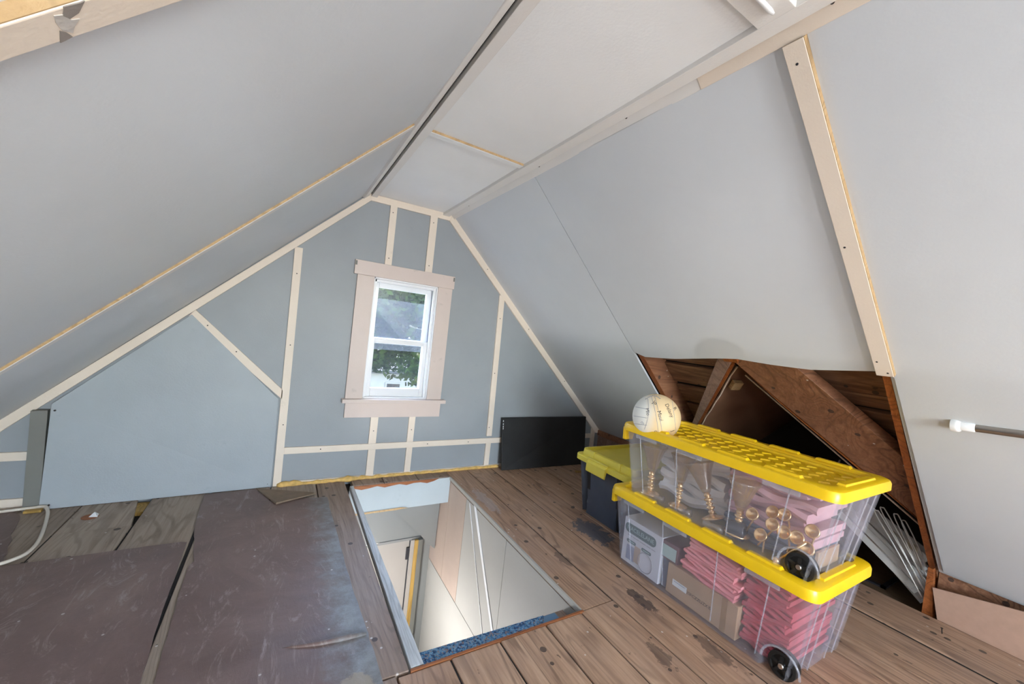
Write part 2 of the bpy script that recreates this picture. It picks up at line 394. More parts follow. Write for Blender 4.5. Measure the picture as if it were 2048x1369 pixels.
m = MB(); m.prism([(.403,1.05,0.002),(.442,1.05,0.002),(.437,2.39,0.002),(.418,2.39,0.002)], (0,0,-.03)); m.build('edging_strip', 'peeling_paint_wood', floor, bevel=.002)
m = MB(); m.box(.40,1.052,1.0375,1.0455,-.022,.0025); m.build('edging_strip', 'orange_edge', floor)
o = MB().box(-.535,-.485,2.36,2.47,-.0315,-.014).build('gap_lath', 'yellow_wood', floor)
# round hole with a paper plug in a board
m = MB(); m.lathe((-.651,2.329,.0008), [(.0,0),(.028,0),(.028,.0012),(.0,.0012)], 20); m.build('knot_hole', 'orange_edge', floor)
m = MB(); m.add([(-.655,2.325,.002),(-.625,2.318,.002),(-.64,2.338,.018),(-.628,2.345,.004)], [(0,1,2),(1,3,2),(3,0,2),(0,3,1)]); m.build('paper_plug', 'label_white', floor)

# ------------------------------------------------------------------ far gable wall
wf = MB()
def wp(pts, y0=2.5, y1=2.53): wf.prism([(x,y0,z) for x, z in pts], (0,y1-y0,0))
zl = lambda x: 1.74-(.378-x)*1.018+.02
zr = lambda x: 1.74-(x-.907)*.969+.02
wp([(-1.62,-.03),(.452,-.03),(.452,1.95),(.18,1.95),(-1.62,.17)])
wp([(.858,-.03),(2.9,-.03),(2.9,.28),(1.14,1.95),(.858,1.95)])
wp([(.452,-.03),(.858,-.03),(.858,.503),(.452,.503)]); wp([(.452,1.253),(.858,1.253),(.858,1.95),(.452,1.95)])
wall_far = struct(wf, 'wall_far', 'wall_paint', 'blue-grey painted gable end wall with the window', 'wall')
def batten(pts, mat='cream_batten', t=.013, parent=None, y=2.5, name='batten'):
    m = MB(); m.prism([(x, y-t, z) for x, z in pts], (0, t, 0)); return m.build(name, mat, parent or wall_far, bevel=.0015)
def vb(x0, x1, z0, z1, dx=0, **k): return batten([(x0+dx,z0),(x1+dx,z0),(x1,z1),(x0,z1)], **k)
batten([(-1.25,.09),(-1.25,.146),(.382,1.74),(.388,1.70)], t=.016)           # along the left slope
batten([(.388,1.70),(.382,1.74),(.905,1.742),(.895,1.70)])
batten([(.886,1.70),(.905,1.745),(2.485,.225),(2.405,.225)], t=.016)
vb(.018,.058,0,1.345,.007); batten([(-.41,.905),(-.385,.945),(.03,.545),(.03,.492)])
vb(.502,.544,1.337,1.703); vb(.757,.805,1.337,1.703); vb(1.322,1.365,.235,1.268,.02)
vb(1.345,1.385,.02,.182); vb(.516,.562,.219,.386); vb(.757,.799,.219,.386); vb(.52,.565,.018,.181); vb(.76,.80,.018,.181)
batten([(.064,.18),(2.36,.182),(2.36,.22),(.064,.218)], t=.012)
batten([(2.36,.0),(2.40,.0),(2.40,.28),(2.36,.31)], t=.014)
batten([(-1.2,.214),(-.905,.214),(-.905,.252),(-1.2,.252)], t=.012); batten([(-1.3,.0),(-.905,.0),(-.905,.046),(-1.3,.046)], t=.012)
batten([(.064,.0),(2.36,.0),(2.36,.02),(.064,.02)], t=.014)
m = MB(); m.prism([(-.905,2.5,0),(-.856,2.5,0),(-.852,2.465,0),(-.898,2.452,0)], (0,0,.44)); m.build('upright_board', 'grey_board', wall_far)
for x, z in ((.04,1.2),(.043,.8),(.047,.35),(.52,1.66),(.523,1.38),(.78,1.66),(.78,1.38),(1.345,1.1),(1.35,.7),(1.355,.3),(.54,.3),(.78,.3),(.25,.2),(.9,.2),(1.2,.2),(-.2,.745),(-.33,.87),(.2,1.72),(1.2,1.43),(1.6,1.04),(2.0,.66)):
    if x > 1.1 and z > .65 and x not in (1.345,1.35): z = 1.745-(x-.905)*.962-.028
    if (x, z) == (.2,1.72): z = 1.535
    m = MB(); m.lathe((x,2.4875 if not (x > 1.1 and z > .5) else 2.4845,z), [(0,0),(.0035,0),(.003,.0015),(0,.002)], 8, (0,-1,0)); m.build('nail_head', 'screw', wall_far)
# sprayed foam bead along the floor joint
pts, rr = [], []
for i in range(70):
    x = .045+i*.0206; pts.append((x, 2.483+random.uniform(-.003,.003), .007+random.uniform(-.002,.002))); rr.append(.008+.005*random.random()*(1.4 if x < .5 else .8)+(.006 if abs(x-.42) < .03 or abs(x-.1) < .05 else 0))
m = MB(); m.tube(pts, rr, 8); m.build('foam_bead', 'foam', wall_far, smooth=True)

# ------------------------------------------------------------------ window in the far gable
w1 = thing('window_1', (.655, 2.5, .5)); w1['kind'] = 'structure'; w1['label'] = 'white double-hung attic window in a wide pinkish-grey casing'; w1['category'] = 'window'
def wb(name, mat, *b, par=None, bev=.002):
    m = MB(); m.box(*b); return m.build(name, mat, par or w1, bevel=bev)
hc = wb('head_casing', 'casing_paint', .333,.966,2.478,2.5,1.253,1.338)
wb('side_casing', 'casing_paint', .353,.452,2.482,2.5,.503,1.253); wb('side_casing', 'casing_paint', .858,.957,2.482,2.5,.503,1.253)
wb('sill', 'casing_paint', .336,.984,2.452,2.52,.480,.503); wb('apron', 'casing_paint', .358,.960,2.484,2.5,.386,.480)
for x0, x1 in ((.335,.345),(.954,.964)):
    m = MB(); m.box(x0,x1,2.4765,2.479,1.305,1.331); m.build('chipped_corner', 'grey_board', hc)
wb('jamb', 'window_white', .452,.460,2.488,2.66,.503,1.253); wb('jamb', 'window_white', .850,.858,2.488,2.66,.503,1.253)
wb('head_jamb', 'window_white', .452,.858,2.488,2.66,1.243,1.253); wb('stool', 'window_white', .452,.858,2.488,2.66,.503,.512)
wb('stop', 'window_white', .460,.472,2.505,2.52,.512,1.243); wb('stop', 'window_white', .836,.850,2.50,2.52,.512,1.243); wb('stop', 'window_white', .46,.85,2.505,2.52,1.226,1.243)
def sash(name, y0, y1, z0, z1, br, tr):
    p = bpy.data.objects.new(name, None); col.objects.link(p); p.parent = w1; p['_o'] = w1['_o']
    x0, x1, st = .462, .848, .036
    for n_, b in (('stile', (x0,x0+st,y0,y1,z0,z1)), ('stile', (x1-st,x1,y0,y1,z0,z1)), ('rail', (x0+st,x1-st,y0,y1,z0,z0+br)), ('rail', (x0+st,x1-st,y0,y1,z1-tr,z1))):
        wb(n_, 'window_white', *b, par=p)
    ym = (y0+y1)/2; wb('pane', 'window_glass', x0+st-.004,x1-st+.004,ym-.002,ym+.002,z0+br-.004,z1-tr+.004, par=p, bev=0)
sash('upper_sash', 2.565, 2.60, .845, 1.243, .032, .045); sash('lower_sash', 2.523, 2.558, .512, .88, .052, .030)
p = bpy.data.objects.new('storm_window', None); col.objects.link(p); p.parent = w1; p['_o'] = w1['_o']
for b in ((.46,.475,2.63,2.645,.512,1.243),(.835,.85,2.63,2.645,.512,1.243),(.475,.835,2.63,2.645,1.228,1.243),(.475,.835,2.63,2.645,.512,.53),(.475,.835,2.63,2.645,.86,.88)):
    wb('storm_frame', 'white_trim', *b, par=p, bev=0)
wb('storm_pane', 'storm_glass', .518,.835,2.652,2.655,.80,1.135, par=p, bev=0)

# ------------------------------------------------------------------ ceiling (flat collar-tie strip)
cm = MB(); cm.box(.33,.95,YB,2.53,1.765,1.80); cm.box(.12,1.2,YB-.03,2.56,1.835,1.87); ceiling = struct(cm, 'ceiling', 'tar_dark', 'narrow flat white ceiling between the two roof slopes', 'ceiling')
def sag_panel(y0, y1, name, dep):
    m = MB(); nx, ny = 12, 16; top, bot = [], []
    for j in range(ny+1):
        for i in range(nx+1):
            u, v = i/nx, j/ny; z = 1.742-dep*math.sin(math.pi*u)*math.sin(math.pi*v)**.6; top.append((.39+.505*u, y0+(y1-y0)*v, z))
    n = nx+1; f = [(j*n+i, j*n+i+1, (j+1)*n+i+1, (j+1)*n+i) for j in range(ny) for i in range(nx)]
    m.add(top, f); m.add([(x,y,z+.012) for x,y,z in top], f); return m.build(name, 'ceiling_paint', ceiling, smooth=True)
sag_panel(1.5, 2.5, 'ceiling_panel', .004); sag_panel(.49, 1.5, 'ceiling_panel', .014); sag_panel(-1.0, .49, 'ceiling_panel', .01); sag_panel(YB, -1.0, 'ceiling_panel', .01)
def cbox(name, mat, *b, bev=.0015):
    m = MB(); m.box(*b); return m.build(name, mat, ceiling, bevel=bev)
cbox('trim_board', 'white_trim', .386,.418,YB,2.49,1.724,1.742)
cbox('trim_board', 'white_trim', .838,.880,YB,2.49,1.724,1.742)
for y in (1.492, -.56, -1.6): cbox('batten', 'ceiling_paint', .418,.838,y,y+.034,1.732,1.744); cbox('batten_edge', 'raw_tan', .418,.838,y-.0015,y,1.7328,1.743, bev=0)
cbox('batten', 'white_trim', .418,.838,.44,.515,1.724,1.742)
m = MB(); m.tube([(.42,.462,1.717),(.80,.470,1.717),(.812,.470,1.717)], [.005,.005,.003], 10); m.build('conduit', 'white_plastic', ceiling, smooth=True)
# ------------------------------------------------------------------ left slope
lm = MB(); slab(lm, SL, YB, 2.53, -.02, 2.5, .12, .15); wall_left = struct(lm, 'wall_left', 'tar_dark', 'long grey painted sloped wall under the left roof', 'wall')
def spanel(F, y0, y1, s0, s1, parent, mat='panel_paint', bulge=.006, th=.01, edge=None, o=0.0, ph=0, sk=(0, 0)):
    m = MB(); ny, ns = 16, 20; g = []
    for j in range(ny+1):
        for i in range(ns+1):
            v, u = j/ny, i/ns; y = y0+(y1-y0)*v; e = edge(y) if edge else s1
            b = -bulge*(math.sin(math.pi*v)*(.6+.4*math.sin(4*u+ph))); sx = s0+(e-s0)*u
            g.append(F(sx, y+(sk[0]*(1-v)+sk[1]*v)*sx, o+b))
    n = ns+1; f = [(j*n+i, j*n+i+1, (j+1)*n+i+1, (j+1)*n+i) for j in range(ny) for i in range(ns)]
    d = Vector(F(0,0,th))-Vector(F(0,0,0)); k = len(g)
    per = [i for i in range(ns)]+[j*n+ns for j in range(ny)]+[ny*n+i for i in range(ns,0,-1)]+[j*n for j in range(ny,0,-1)]
    m.add(g+[tuple(Vector(p)+d) for p in g], f+[tuple(q+k for q in reversed(r)) for r in f]+[(per[i], per[i]+k, per[(i+1) % len(per)]+k, per[(i+1) % len(per)]) for i in range(len(per))])
    return m.build('wall_panel', mat, parent, smooth='auto')
for k, (a, b) in enumerate(((1.443,2.497),(.448,1.441),(-.55,.446),(-1.55,-.552),(YB,-1.552))): spanel(SL, a, b, .035, 2.47, wall_left, bulge=(.003,.012,.006,.006,.006)[k], ph=k, sk=((.08,0),(0,.08),(0,0),(0,0),(0,0))[k])
def sbat(F, y0, y1, s0, s1, parent, mat='cream_batten', t=.014, side=True, name='batten', par2=None):
    m = MB(); slab(m, F, y0, y1, s0, s1, -t, .0); b = m.build(name, mat, parent, bevel=.0012)
    if side:
        m = MB(); slab(m, F, y0-.0012, y0+.0002, s0, s1, -t+.0012, .002); m.build('raw_edge', 'raw_tan', b)
    return b
sbat(lambda s, y, o=0: SL(s, y+.08*s, o), 1.424, 1.462, .05, 2.42, wall_left, 'white_trim', .008)
nb = sbat(SL, .431, .464, .05, 2.42, wall_left, 'cream_batten', .012)
for mt, q in (('chip_dark', [(0.4301, 0.7565), (0.431, 0.746), (0.4305, 0.7423), (0.44, 0.7505), (0.443, 0.7581), (0.438, 0.7608)]), ('chip_light', [(0.4354, 0.7657), (0.4371, 0.7604), (0.4442, 0.758), (0.4461, 0.7524), (0.4514, 0.7582), (0.4579, 0.7625), (0.4523, 0.7676), (0.4425, 0.7677)]), ('chip_dark', [(0.4515, 0.769), (0.4558, 0.766), (0.462, 0.7643), (0.4634, 0.7708), (0.4639, 0.7743)])):
    m = MB(); spoly(m, SL, q, -.0126, -.0118); m.build('chipped_patch', mt, nb)
sbat(SL, -.58, -.545, .05, 2.42, wall_left); sbat(SL, -1.57, -1.535, .05, 2.42, wall_left)
m = MB(); slab(m, SL, YB, 2.485, .012, .05, -.014, .012); m.build('trim_board', 'white_trim', wall_left, bevel=.002)
m = MB(); slab(m, SL, YB, 2.485, -.012, .004, .0, .02); m.build('trim_board', 'white_trim', wall_left)
# ------------------------------------------------------------------ right slope with the opening
rm = MB()
slab(rm, SR, 1.50, 2.53, -.02, 2.56, .14, .165); slab(rm, SR, YB, .46, -.02, 2.56, .14, .165); slab(rm, SR, .46, 1.50, -.02, 1.02, .14, .165)
spoly(rm, SR, [(.46,1.02),(.985,1.02),(.46,1.9)], .14, .165); spoly(rm, SR, [(1.5,1.02),(1.5,1.78),(1.04,1.02)], .14, .165)
wall_right = struct(rm, 'wall_right', 'tar_dark', 'grey painted sloped wall on the right with a ragged opening to bare rafters', 'wall')
spanel(SR, 1.531, 2.497, .02, 2.145, wall_right, bulge=.004, ph=1)
ed = [(.474,1.046),(.673,1.072),(.809,1.066),(.945,1.053),(1.077,1.073),(1.28,1.109),(1.463,1.126),(1.527,1.10)]
def eB(y):
    for (a, p), (b, q) in zip(ed, ed[1:]):
        if y <= b: return p+(q-p)*max(0, (y-a)/(b-a))
    return ed[-1][1]
spanel(SR, .47, 1.527, .02, 1.1, wall_right, bulge=.016, edge=eB, ph=2.2)
spanel(SR, -.555, .460, .02, 2.235, wall_right, bulge=.001, ph=0, o=.002, sk=(0,-.0075))
spanel(SR, -.555, .4545, .02, 2.205, wall_right, bulge=.005, ph=.5, o=-.006, th=.007, sk=(0,-.013))
spanel(SR, -1.55, -.557, .02, 2.235, wall_right, bulge=.005, ph=.5); spanel(SR, YB, -1.552, .02, 2.235, wall_right, bulge=.005)
sbat(lambda s, y, o=0: SR(s, y-.02*s, o), .4565, .4985, .024, 1.045, wall_right, 'cream_batten', .021); sbat(SR, -.575, -.535, .02, 2.2, wall_right); sbat(SR, -1.57, -1.53, .02, 2.2, wall_right)
m = MB(); slab(m, SR, .70, 2.485, -.036, .024, -.012, .004); m.build('trim_board', 'white_trim', wall_right, bevel=.002)
m = MB(); slab(m, SR, YB, .70, -.036, .024, -.014, .004); m.build('trim_board', 'cream_batten', wall_right, bevel=.002)
for y in (.40,.95,1.45,2.2):
    m = MB(); m.lathe(SR(-.008,y,-.0125), [(0,0),(.0042,0),(.0042,.002),(0,.003)], 10, (-RN[0],0,-RN[1])); m.build('screw_head', 'screw', wall_right)
for s, y in ((.07,.478),(.985,.468),(1.03,.448),(.56,.476)):
    m = MB(); m.lathe(SR(s,y,-.0205), [(0,0),(.003,0),(.003,.001),(0,.0015)], 8, (-RN[0],0,-RN[1])); m.build('nail_head', 'ink', wall_right)
# rafters and roof boards seen through the opening
def raf(y0, y1, s0, s1, o0, o1, mat, edge):
    m = MB(); slab(m, SR, y0, y1, s0, s1, o0, o1); r = m.build('rafter', mat, wall_right, bevel=.002)
    m = MB(); slab(m, SR, y0, y1, s0, s1, o0-.0012, o0); m.build('rafter_edge', edge, r); return r
raf(1.487,1.52,.9,2.2,.012,.14,'rafter_wood','rafter_orange'); raf(.4535,.474,.9,2.4,.006,.14,'rafter_wood','rafter_orange')
yR = lambda s: max(.46, 1.0-.64*(s-1.09)); yL = lambda s: min(1.5, 1.03+.71*(s-1.1))
for a, b in ((.95,1.17),(1.18,1.262),(1.285,1.432),(1.462,1.60),(1.625,1.78)):
    m = MB(); spoly(m, SR, [(1.49,a),(1.49,b),(yL(b),b),(yL(a),a)], .12+random.uniform(0,.006), .137); m.build('sheathing_board', 'sheathing_wood', wall_right, bevel=.002)
for a, b in ((.95,1.16),(1.165,1.30),(1.304,1.375),(1.395,1.545),(1.575,1.70),(1.715,1.86)):
    m = MB(); spoly(m, SR, [(.47,a),(.47,b),(yR(b),b),(yR(a),a)], .12+random.uniform(0,.006), .137); m.build('sheathing_board', 'sheathing_wood', wall_right, bevel=.002)
m = MB(); spoly(m, SR, [(.985,1.133),(.858,1.341),(.616,1.706),(.47,1.951),(.452,1.98),(.452,1.61),(.495,1.518),(.74,1.12),(.85,.95),(1.02,.95)], .04, .085)
vr = m.build('valley_rafter', 'rafter_wood', wall_right, bevel=.002)
m = MB(); m.prism([SR(1.145,.975,.04), SR(1.35,.862,.04), SR(1.715,.618,.04), SR(1.96,.47,.04), SR(1.978,.478,.055), SR(1.732,.627,.055), SR(1.367,.871,.055), SR(1.155,.982,.055)], (.04,0,.02)); m.build('rafter_edge', 'rafter_orange', vr)
m = MB(); spoly(m, SR, [(1.0,.95),(1.017,1.146),(1.303,1.559),(1.41,1.715),(1.53,1.89),(1.55,1.89),(1.441,1.715),(1.062,1.11),(1.055,.95)], .04, .10)
vl = m.build('valley_rafter', 'rafter_wood_grey', wall_right, bevel=.002)
m = MB(); spoly(m, SR, [(1.0165,1.147),(1.302,1.560),(1.409,1.716),(1.40,1.722),(1.292,1.567),(1.004,1.152)], .055, .08); m.build('rafter_edge', 'rafter_orange', vl)
m = MB(); slab(m, SR, .965, 1.03, 1.07, 1.118, .028, .045); m.build('ridge_block', 'rafter_orange', wall_right, bevel=.002)
# lining of the small cross gable beyond
A0, A1 = Vector((1.846,1.035,.965)), Vector((2.243,1.435,.56)); dA = (A1-A0); A2 = A0+dA*2.46
B0, B1 = Vector((1.846,1.02,.965)), Vector((2.414,.475,.38)); dB = (B1-B0); B2 = B0+dB*1.7
EX = Vector((1.5,0,0))
m = MB(); m.prism([A0, A2, A2+EX, A0+EX], (0,.012,.012)); lin_a = m.build('lining_sheet', 'dark_hardboard', wall_right)
m = MB(); m.prism([B0, B2, B2+EX, B0+EX], (0,-.012,.012)); lin_b = m.build('lining_sheet', 'dark_hardboard', wall_right)
def strip(mb, p, q, wv, tv): mb.prism([p, q, q+Vector(wv), p+Vector(wv)], tv)
n_ = 10; m = MB(); m.tube([A0+dA*(i/n_*1.3)+Vector((-.004,-.004+random.uniform(-.003,.003),random.uniform(-.003,.003))) for i in range(n_+1)], [.004+.002*random.random() for _ in range(n_+1)], 6); m.build('torn_paper_edge', 'paper_edge', lin_a)
m = MB(); m.tube([B0+dB*(.05+i/n_*1.05)+Vector((-.006,.010,-.006)) for i in range(n_+1)], .0035, 6); m.build('torn_paper_edge', 'paper_edge', lin_b)
m = MB(); m.box(3.34,3.36,-.4,2.4,-.05,1.2); m.box(1.72,3.36,-.4,2.4,1.155,1.18); m.prism([(1.8,2.38,1.17),(3.36,2.38,1.17),(3.36,2.38,-.05),(2.85,2.38,-.05),(2.85,2.38,.13)], (0,.02,0)); m.prism([(1.8,-.4,1.17),(3.36,-.4,1.17),(3.36,-.4,-.05),(2.85,-.4,-.05),(2.85,-.4,.13)], (0,.02,0)); m.build('cavity_shell', 'dark_cavity', wall_right)  # end wall plus unseen outer shell added to keep sky light out
m = MB(); m.hexa([tuple(A0+dA*.16+Vector((.02,-.003,-.004))), tuple(A0+dA*.16+Vector((.10,-.003,-.004))), tuple(A0+dA*.26+Vector((.10,-.003,-.004))), tuple(A0+dA*.26+Vector((.02,-.003,-.004))), tuple(A0+dA*.16+Vector((.02,-.02,-.02))), tuple(A0+dA*.16+Vector((.10,-.02,-.02))), tuple(A0+dA*.26+Vector((.10,-.02,-.02))), tuple(A0+dA*.26+Vector((.02,-.02,-.02)))]); m.build('nailing_block', 'raw_tan', lin_a, bevel=.002)
m = MB(); m.box(2.476,3.36,-.4,2.4,-.055,-.03); m.build('cavity_floor', 'cavity_floor_wood', wall_right)
m = MB(); m.tube([(2.75,.905,.50),(2.76,.935,.40),(2.77,.945,.30)], .005, 6); m.build('wire', 'strip_grey', wall_right)
# knee boards under the slope
m = MB(); m.box(2.452,2.475,1.5,2.5,-.03,.30); m.build('knee_board', 'rafter_wood_grey', wall_right, bevel=.002)
m = MB(); m.box(2.430,2.453,1.52,2.49,.205,.25); m.build('knee_rail', 'rafter_wood', wall_right, bevel=.002)
m = MB(); m.prism([(2.50,.475,-.03),(2.50,.44,-.03),(2.47,.452,.20),(2.47,.468,.20)], (.03,0,0)); m.build('foot_block', 'rafter_orange', wall_right)
m = MB(); m.prism([(2.478,.424,-.002),(2.478,-1.2,-.002),(2.478,-1.2,.19),(2.478,.15,.19),(2.478,.449,.121)], (.008,0,.0))
hb = single(m, 'hardboard_sheet', 'tan_hardboard', (2.48,0,0), 'tan hardboard sheet standing on edge under the right slope', 'board')
m = MB(); m.box(2.56,2.58,YB,.45,-.05,.4); m.build('knee_wall', 'rafter_wood', wall_right)
# ------------------------------------------------------------------ rear gable behind the camera
bm_ = MB()
for pts in ([(-1.62,-.03),(.14,-.03),(.14,1.91),(-1.62,.17)], [(1.14,-.03),(2.9,-.03),(2.9,.28),(1.18,1.91),(1.14,1.91)], [(.14,-.03),(1.14,-.03),(1.14,.4),(.14,.4)], [(.14,1.5),(1.14,1.5),(1.14,1.91),(.14,1.91)]):
    bm_.prism([(x,YB-.03,z) for x, z in pts], (0,.03,0))
struct(bm_, 'wall_rear', 'wall_paint', 'grey gable wall behind the viewer with an added window', 'wall')
w2 = thing('fill_window', (.64, YB, .4)); w2['kind'] = 'structure'; w2['label'] = 'unseen white framed window added in the rear gable'; w2['category'] = 'window'  # window made up to go with the added fill light
for n_, b in (('side_casing',(.06,.14,YB,YB+.02,.32,1.58)),('side_casing',(1.14,1.22,YB,YB+.02,.32,1.58)),('head_casing',(.14,1.14,YB,YB+.02,1.5,1.58)),('sill',(.14,1.14,YB,YB+.05,.36,.4)),('mullion',(.62,.66,YB-.03,YB-.01,.4,1.5)),('meeting_rail',(.14,1.14,YB-.03,YB-.01,.93,.97))):
    m = MB(); m.box(*b); m.build(n_, 'casing_paint', w2)
m = MB(); m.box(.14,1.14,YB-.025,YB-.022,.4,1.5); m.build('pane', 'window_glass', w2)  # pane of the added rear window
# unseen lamp added behind the camera to fill the slopes and ceiling
LX, LY, LZ = .62, -1.15, .48
lp = thing('fill_lamp', (LX,LY,0), 'unseen slim fill lamp with a bare globe added behind the viewer', 'lamp')
m = MB(); m.lathe((LX,LY,.001), [(0,0),(.12,0),(.12,.012),(.02,.02),(0,.02)], 24); m.build('base', 'wheel_black', lp, smooth='auto')
m = MB(); m.tube([(LX,LY,.02),(LX,LY,LZ-.07)], .008, 8); m.build('fill_lamp_pole', 'rod_steel', lp, smooth=True)
m = MB(); m.sphere((LX,LY,LZ), .06, 16, 10); m.build('fill_bulb', 'bulb_glow', lp, smooth=True)
pl = bpy.data.lights.new('fill_lamp_light', 'POINT'); pl.energy = LAMP_W; pl.shadow_soft_size = .08; pl.color = (.95, .98, 1)
plo = bpy.data.objects.new('fill_lamp_light', pl); col.objects.link(plo); plo.location = Vector((LX,LY,LZ))*S

# ------------------------------------------------------------------ stairwell
sw = MB(); sw.box(1.058,1.09,.98,2.68,-2.25,-.034); wsr = struct(sw, 'wall_stairwell_right', 'stair_paint', 'glossy grey right wall of the stairwell', 'wall')
for a, b, z0, z1, mt in ((1.02,1.62,-.688,-.034,'stair_paint'),(1.622,2.118,-.688,-.034,'stair_paint'),(2.121,2.372,-.688,-.034,'stair_warm_light_paint'),(2.375,2.63,-.688,-.034,'stair_warm_light_paint'),(1.02,2.632,-2.2,-.692,'stair_paint')):
    m = MB(); m.box(1.0535,1.059,a,b,z0,z1); m.build('wall_board', mt, wsr, bevel=.001)
m = MB(); m.box(1.045,1.0535,1.05,2.39,-.02,-.001); m.build('edge_moulding', 'stair_paint', wsr)
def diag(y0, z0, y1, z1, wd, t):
    m = MB(); d = Vector((0,y1-y0,z1-z0)); e = Vector((0,wd,0)); p = Vector((1.0535,y0,z0)); m.prism([p, p+d, p+d+e, p+e], (-t,0,0)); m.build('sheen_streak', 'sheen_white', wsr, bevel=.0015)
diag(2.065,-.04,1.52,-1.02,.007,.004); diag(1.985,-.02,1.45,-.81,.028,.004)  # raised white strips stand in for reflection streaks on the glossy wall
sf = MB(); sf.box(.12,.43,2.63,2.66,-2.25,-.034); sf.box(.43,.985,2.63,2.66,-.528,-.034); sf.box(.985,1.06,2.63,2.66,-2.25,-.034)
struct(sf, 'wall_stairwell_far', 'stair_dark_paint', 'dark grey wall above the door down in the stairwell', 'wall')
sl_ = MB(); sl_.box(.10,.12,.98,2.68,-2.25,-.034); struct(sl_, 'wall_stairwell_left', 'stair_paint', 'grey left wall of the stairwell', 'wall')
sn_ = MB(); sn_.box(.10,1.06,.97,.985,-2.25,-.075); struct(sn_, 'wall_stairwell_near', 'stair_paint', 'grey wall below the top step', 'wall')
fl2 = MB(); fl2.box(.10,1.06,.97,2.68,-2.28,-2.25); struct(fl2, 'floor_lower', 'dusty_wood', 'landing floor at the foot of the stairs', 'floor')
cl2 = MB(); cl2.box(.10,.40,.98,2.68,-.034,-.0325); struct(cl2, 'ceiling_lower', 'stair_paint', 'ceiling beside the stairwell', 'ceiling')
m = MB(); m.box(.418,1.052,2.39,2.40,-.176,-.006)
hd = struct(m, 'trim_1', 'header_paint', 'pale blue-grey header board across the far end of the stair opening', 'trim')
m = MB(); pts = [(.44,-.004)]+[(.44+i*.045, -.014-.012*math.sin(i*1.1)**2-random.uniform(0,.006)) for i in range(0,12)]+[(.97,-.004)]
m.prism([(x,2.3893,z) for x, z in pts], (0,-.0015,0)); m.build('chipped_edge', 'orange_edge', hd)
m = MB(); m.prism([(x,2.3893,z) for x, z in [(.42,-.182),(.42,-.172),(.6,-.170),(.74,-.168),(.78,-.176),(.7,-.181)]], (0,-.002,0)); m.build('chipped_edge', 'raw_tan', hd)
m = MB(); m.prism([(.715,2.52,-.03),(1.049,2.52,-.03),(1.046,2.52,-.562),(1.03,2.52,-.55),(.722,2.52,-.231)], (0,.012,0)); struct(m, 'trim_2', 'stair_dark_paint', 'triangular grey panel hanging below the header in the stairwell', 'trim')
d1 = thing('door_1', (.7,2.64,-2.25)); d1['kind'] = 'structure'; d1['label'] = 'white door with a black hinge at the foot of the stairs'; d1['category'] = 'door'
for n_, mt, b in (('slab','door_white',(.43,.898,2.635,2.655,-2.24,-.532)),('jamb','door_white',(.904,.930,2.615,2.65,-2.24,-.530)),('jamb','yellow_wood',(.930,.955,2.605,2.65,-2.24,-.53)),('jamb','grey_board',(.955,.985,2.600,2.65,-2.24,-.528)),('head','stair_dark_paint',(.43,.985,2.624,2.632,-.532,-.515)),('hinge','ink',(.880,.902,2.625,2.636,-.67,-.585)),('shadow_gap','ink',(.898,.904,2.63,2.64,-2.24,-.532))):
    m = MB(); m.box(*b); m.build(n_, mt, d1, bevel=.001 if n_ != 'shadow_gap' else 0)
st = thing('staircase', (.74,1.0,-2.25), 'steep stairs with blue speckled carpet on the top step', 'stairs')
for i in range(8):
    y = 1.0+.15*i; z = -.062-.168*i
    m = MB(); m.box(.435,1.05,y-.02,y+.152,z-.028,z-.008); m.build('tread', 'border_wood', st)
    m = MB(); m.box(.435,1.05,y+.14,y+.152,z-.17,z-.028); m.build('riser', 'stair_paint', st)
m = MB(); m.prism([(.445,1.046,-.056),(.445,1.158,-.056),(.95,1.143,-.056),(.88,1.046,-.056)], (0,0,-.014)); m.build('carpet', 'blue_carpet', st, bevel=.004)
m = MB(); m.box(.88,1.0,1.046,1.140,-.066,-.060); m.build('tread_strip', 'strip_blue', st)
HX, HY, HZ = .47, 2.02, -.92  # unseen lamp added to brighten the stairwell and the ceiling above
hl = thing('hall_fill_lamp', (.12,HY,HZ), 'small unseen wall lamp on a bent arm added low in the stairwell', 'lamp')
m = MB(); m.lathe((.12,HY,HZ-.05), [(0,0),(.05,0),(.045,.02),(0,.03)], 16, (1,0,0)); m.build('fill_lamp_plate', 'white_plastic', hl)
m = MB(); m.tube([(.14,HY,HZ-.05),(.4,HY,HZ-.09),(HX,HY,HZ-.08),(HX,HY,HZ-.04)], .007, 8); m.build('fill_lamp_arm', 'rod_steel', hl, smooth=True)
m = MB(); m.sphere((HX,HY,HZ), .045, 14, 8); m.build('fill_bulb', 'bulb_glow', hl, smooth=True)
p2 = bpy.data.lights.new('hall_fill_light', 'POINT'); p2.energy = HALL_W; p2.shadow_soft_size = .08; p2.color = (.98, .98, 1)
p2o = bpy.data.objects.new('hall_fill_light', p2); col.objects.link(p2o); p2o.location = Vector((HX,HY,HZ))*S

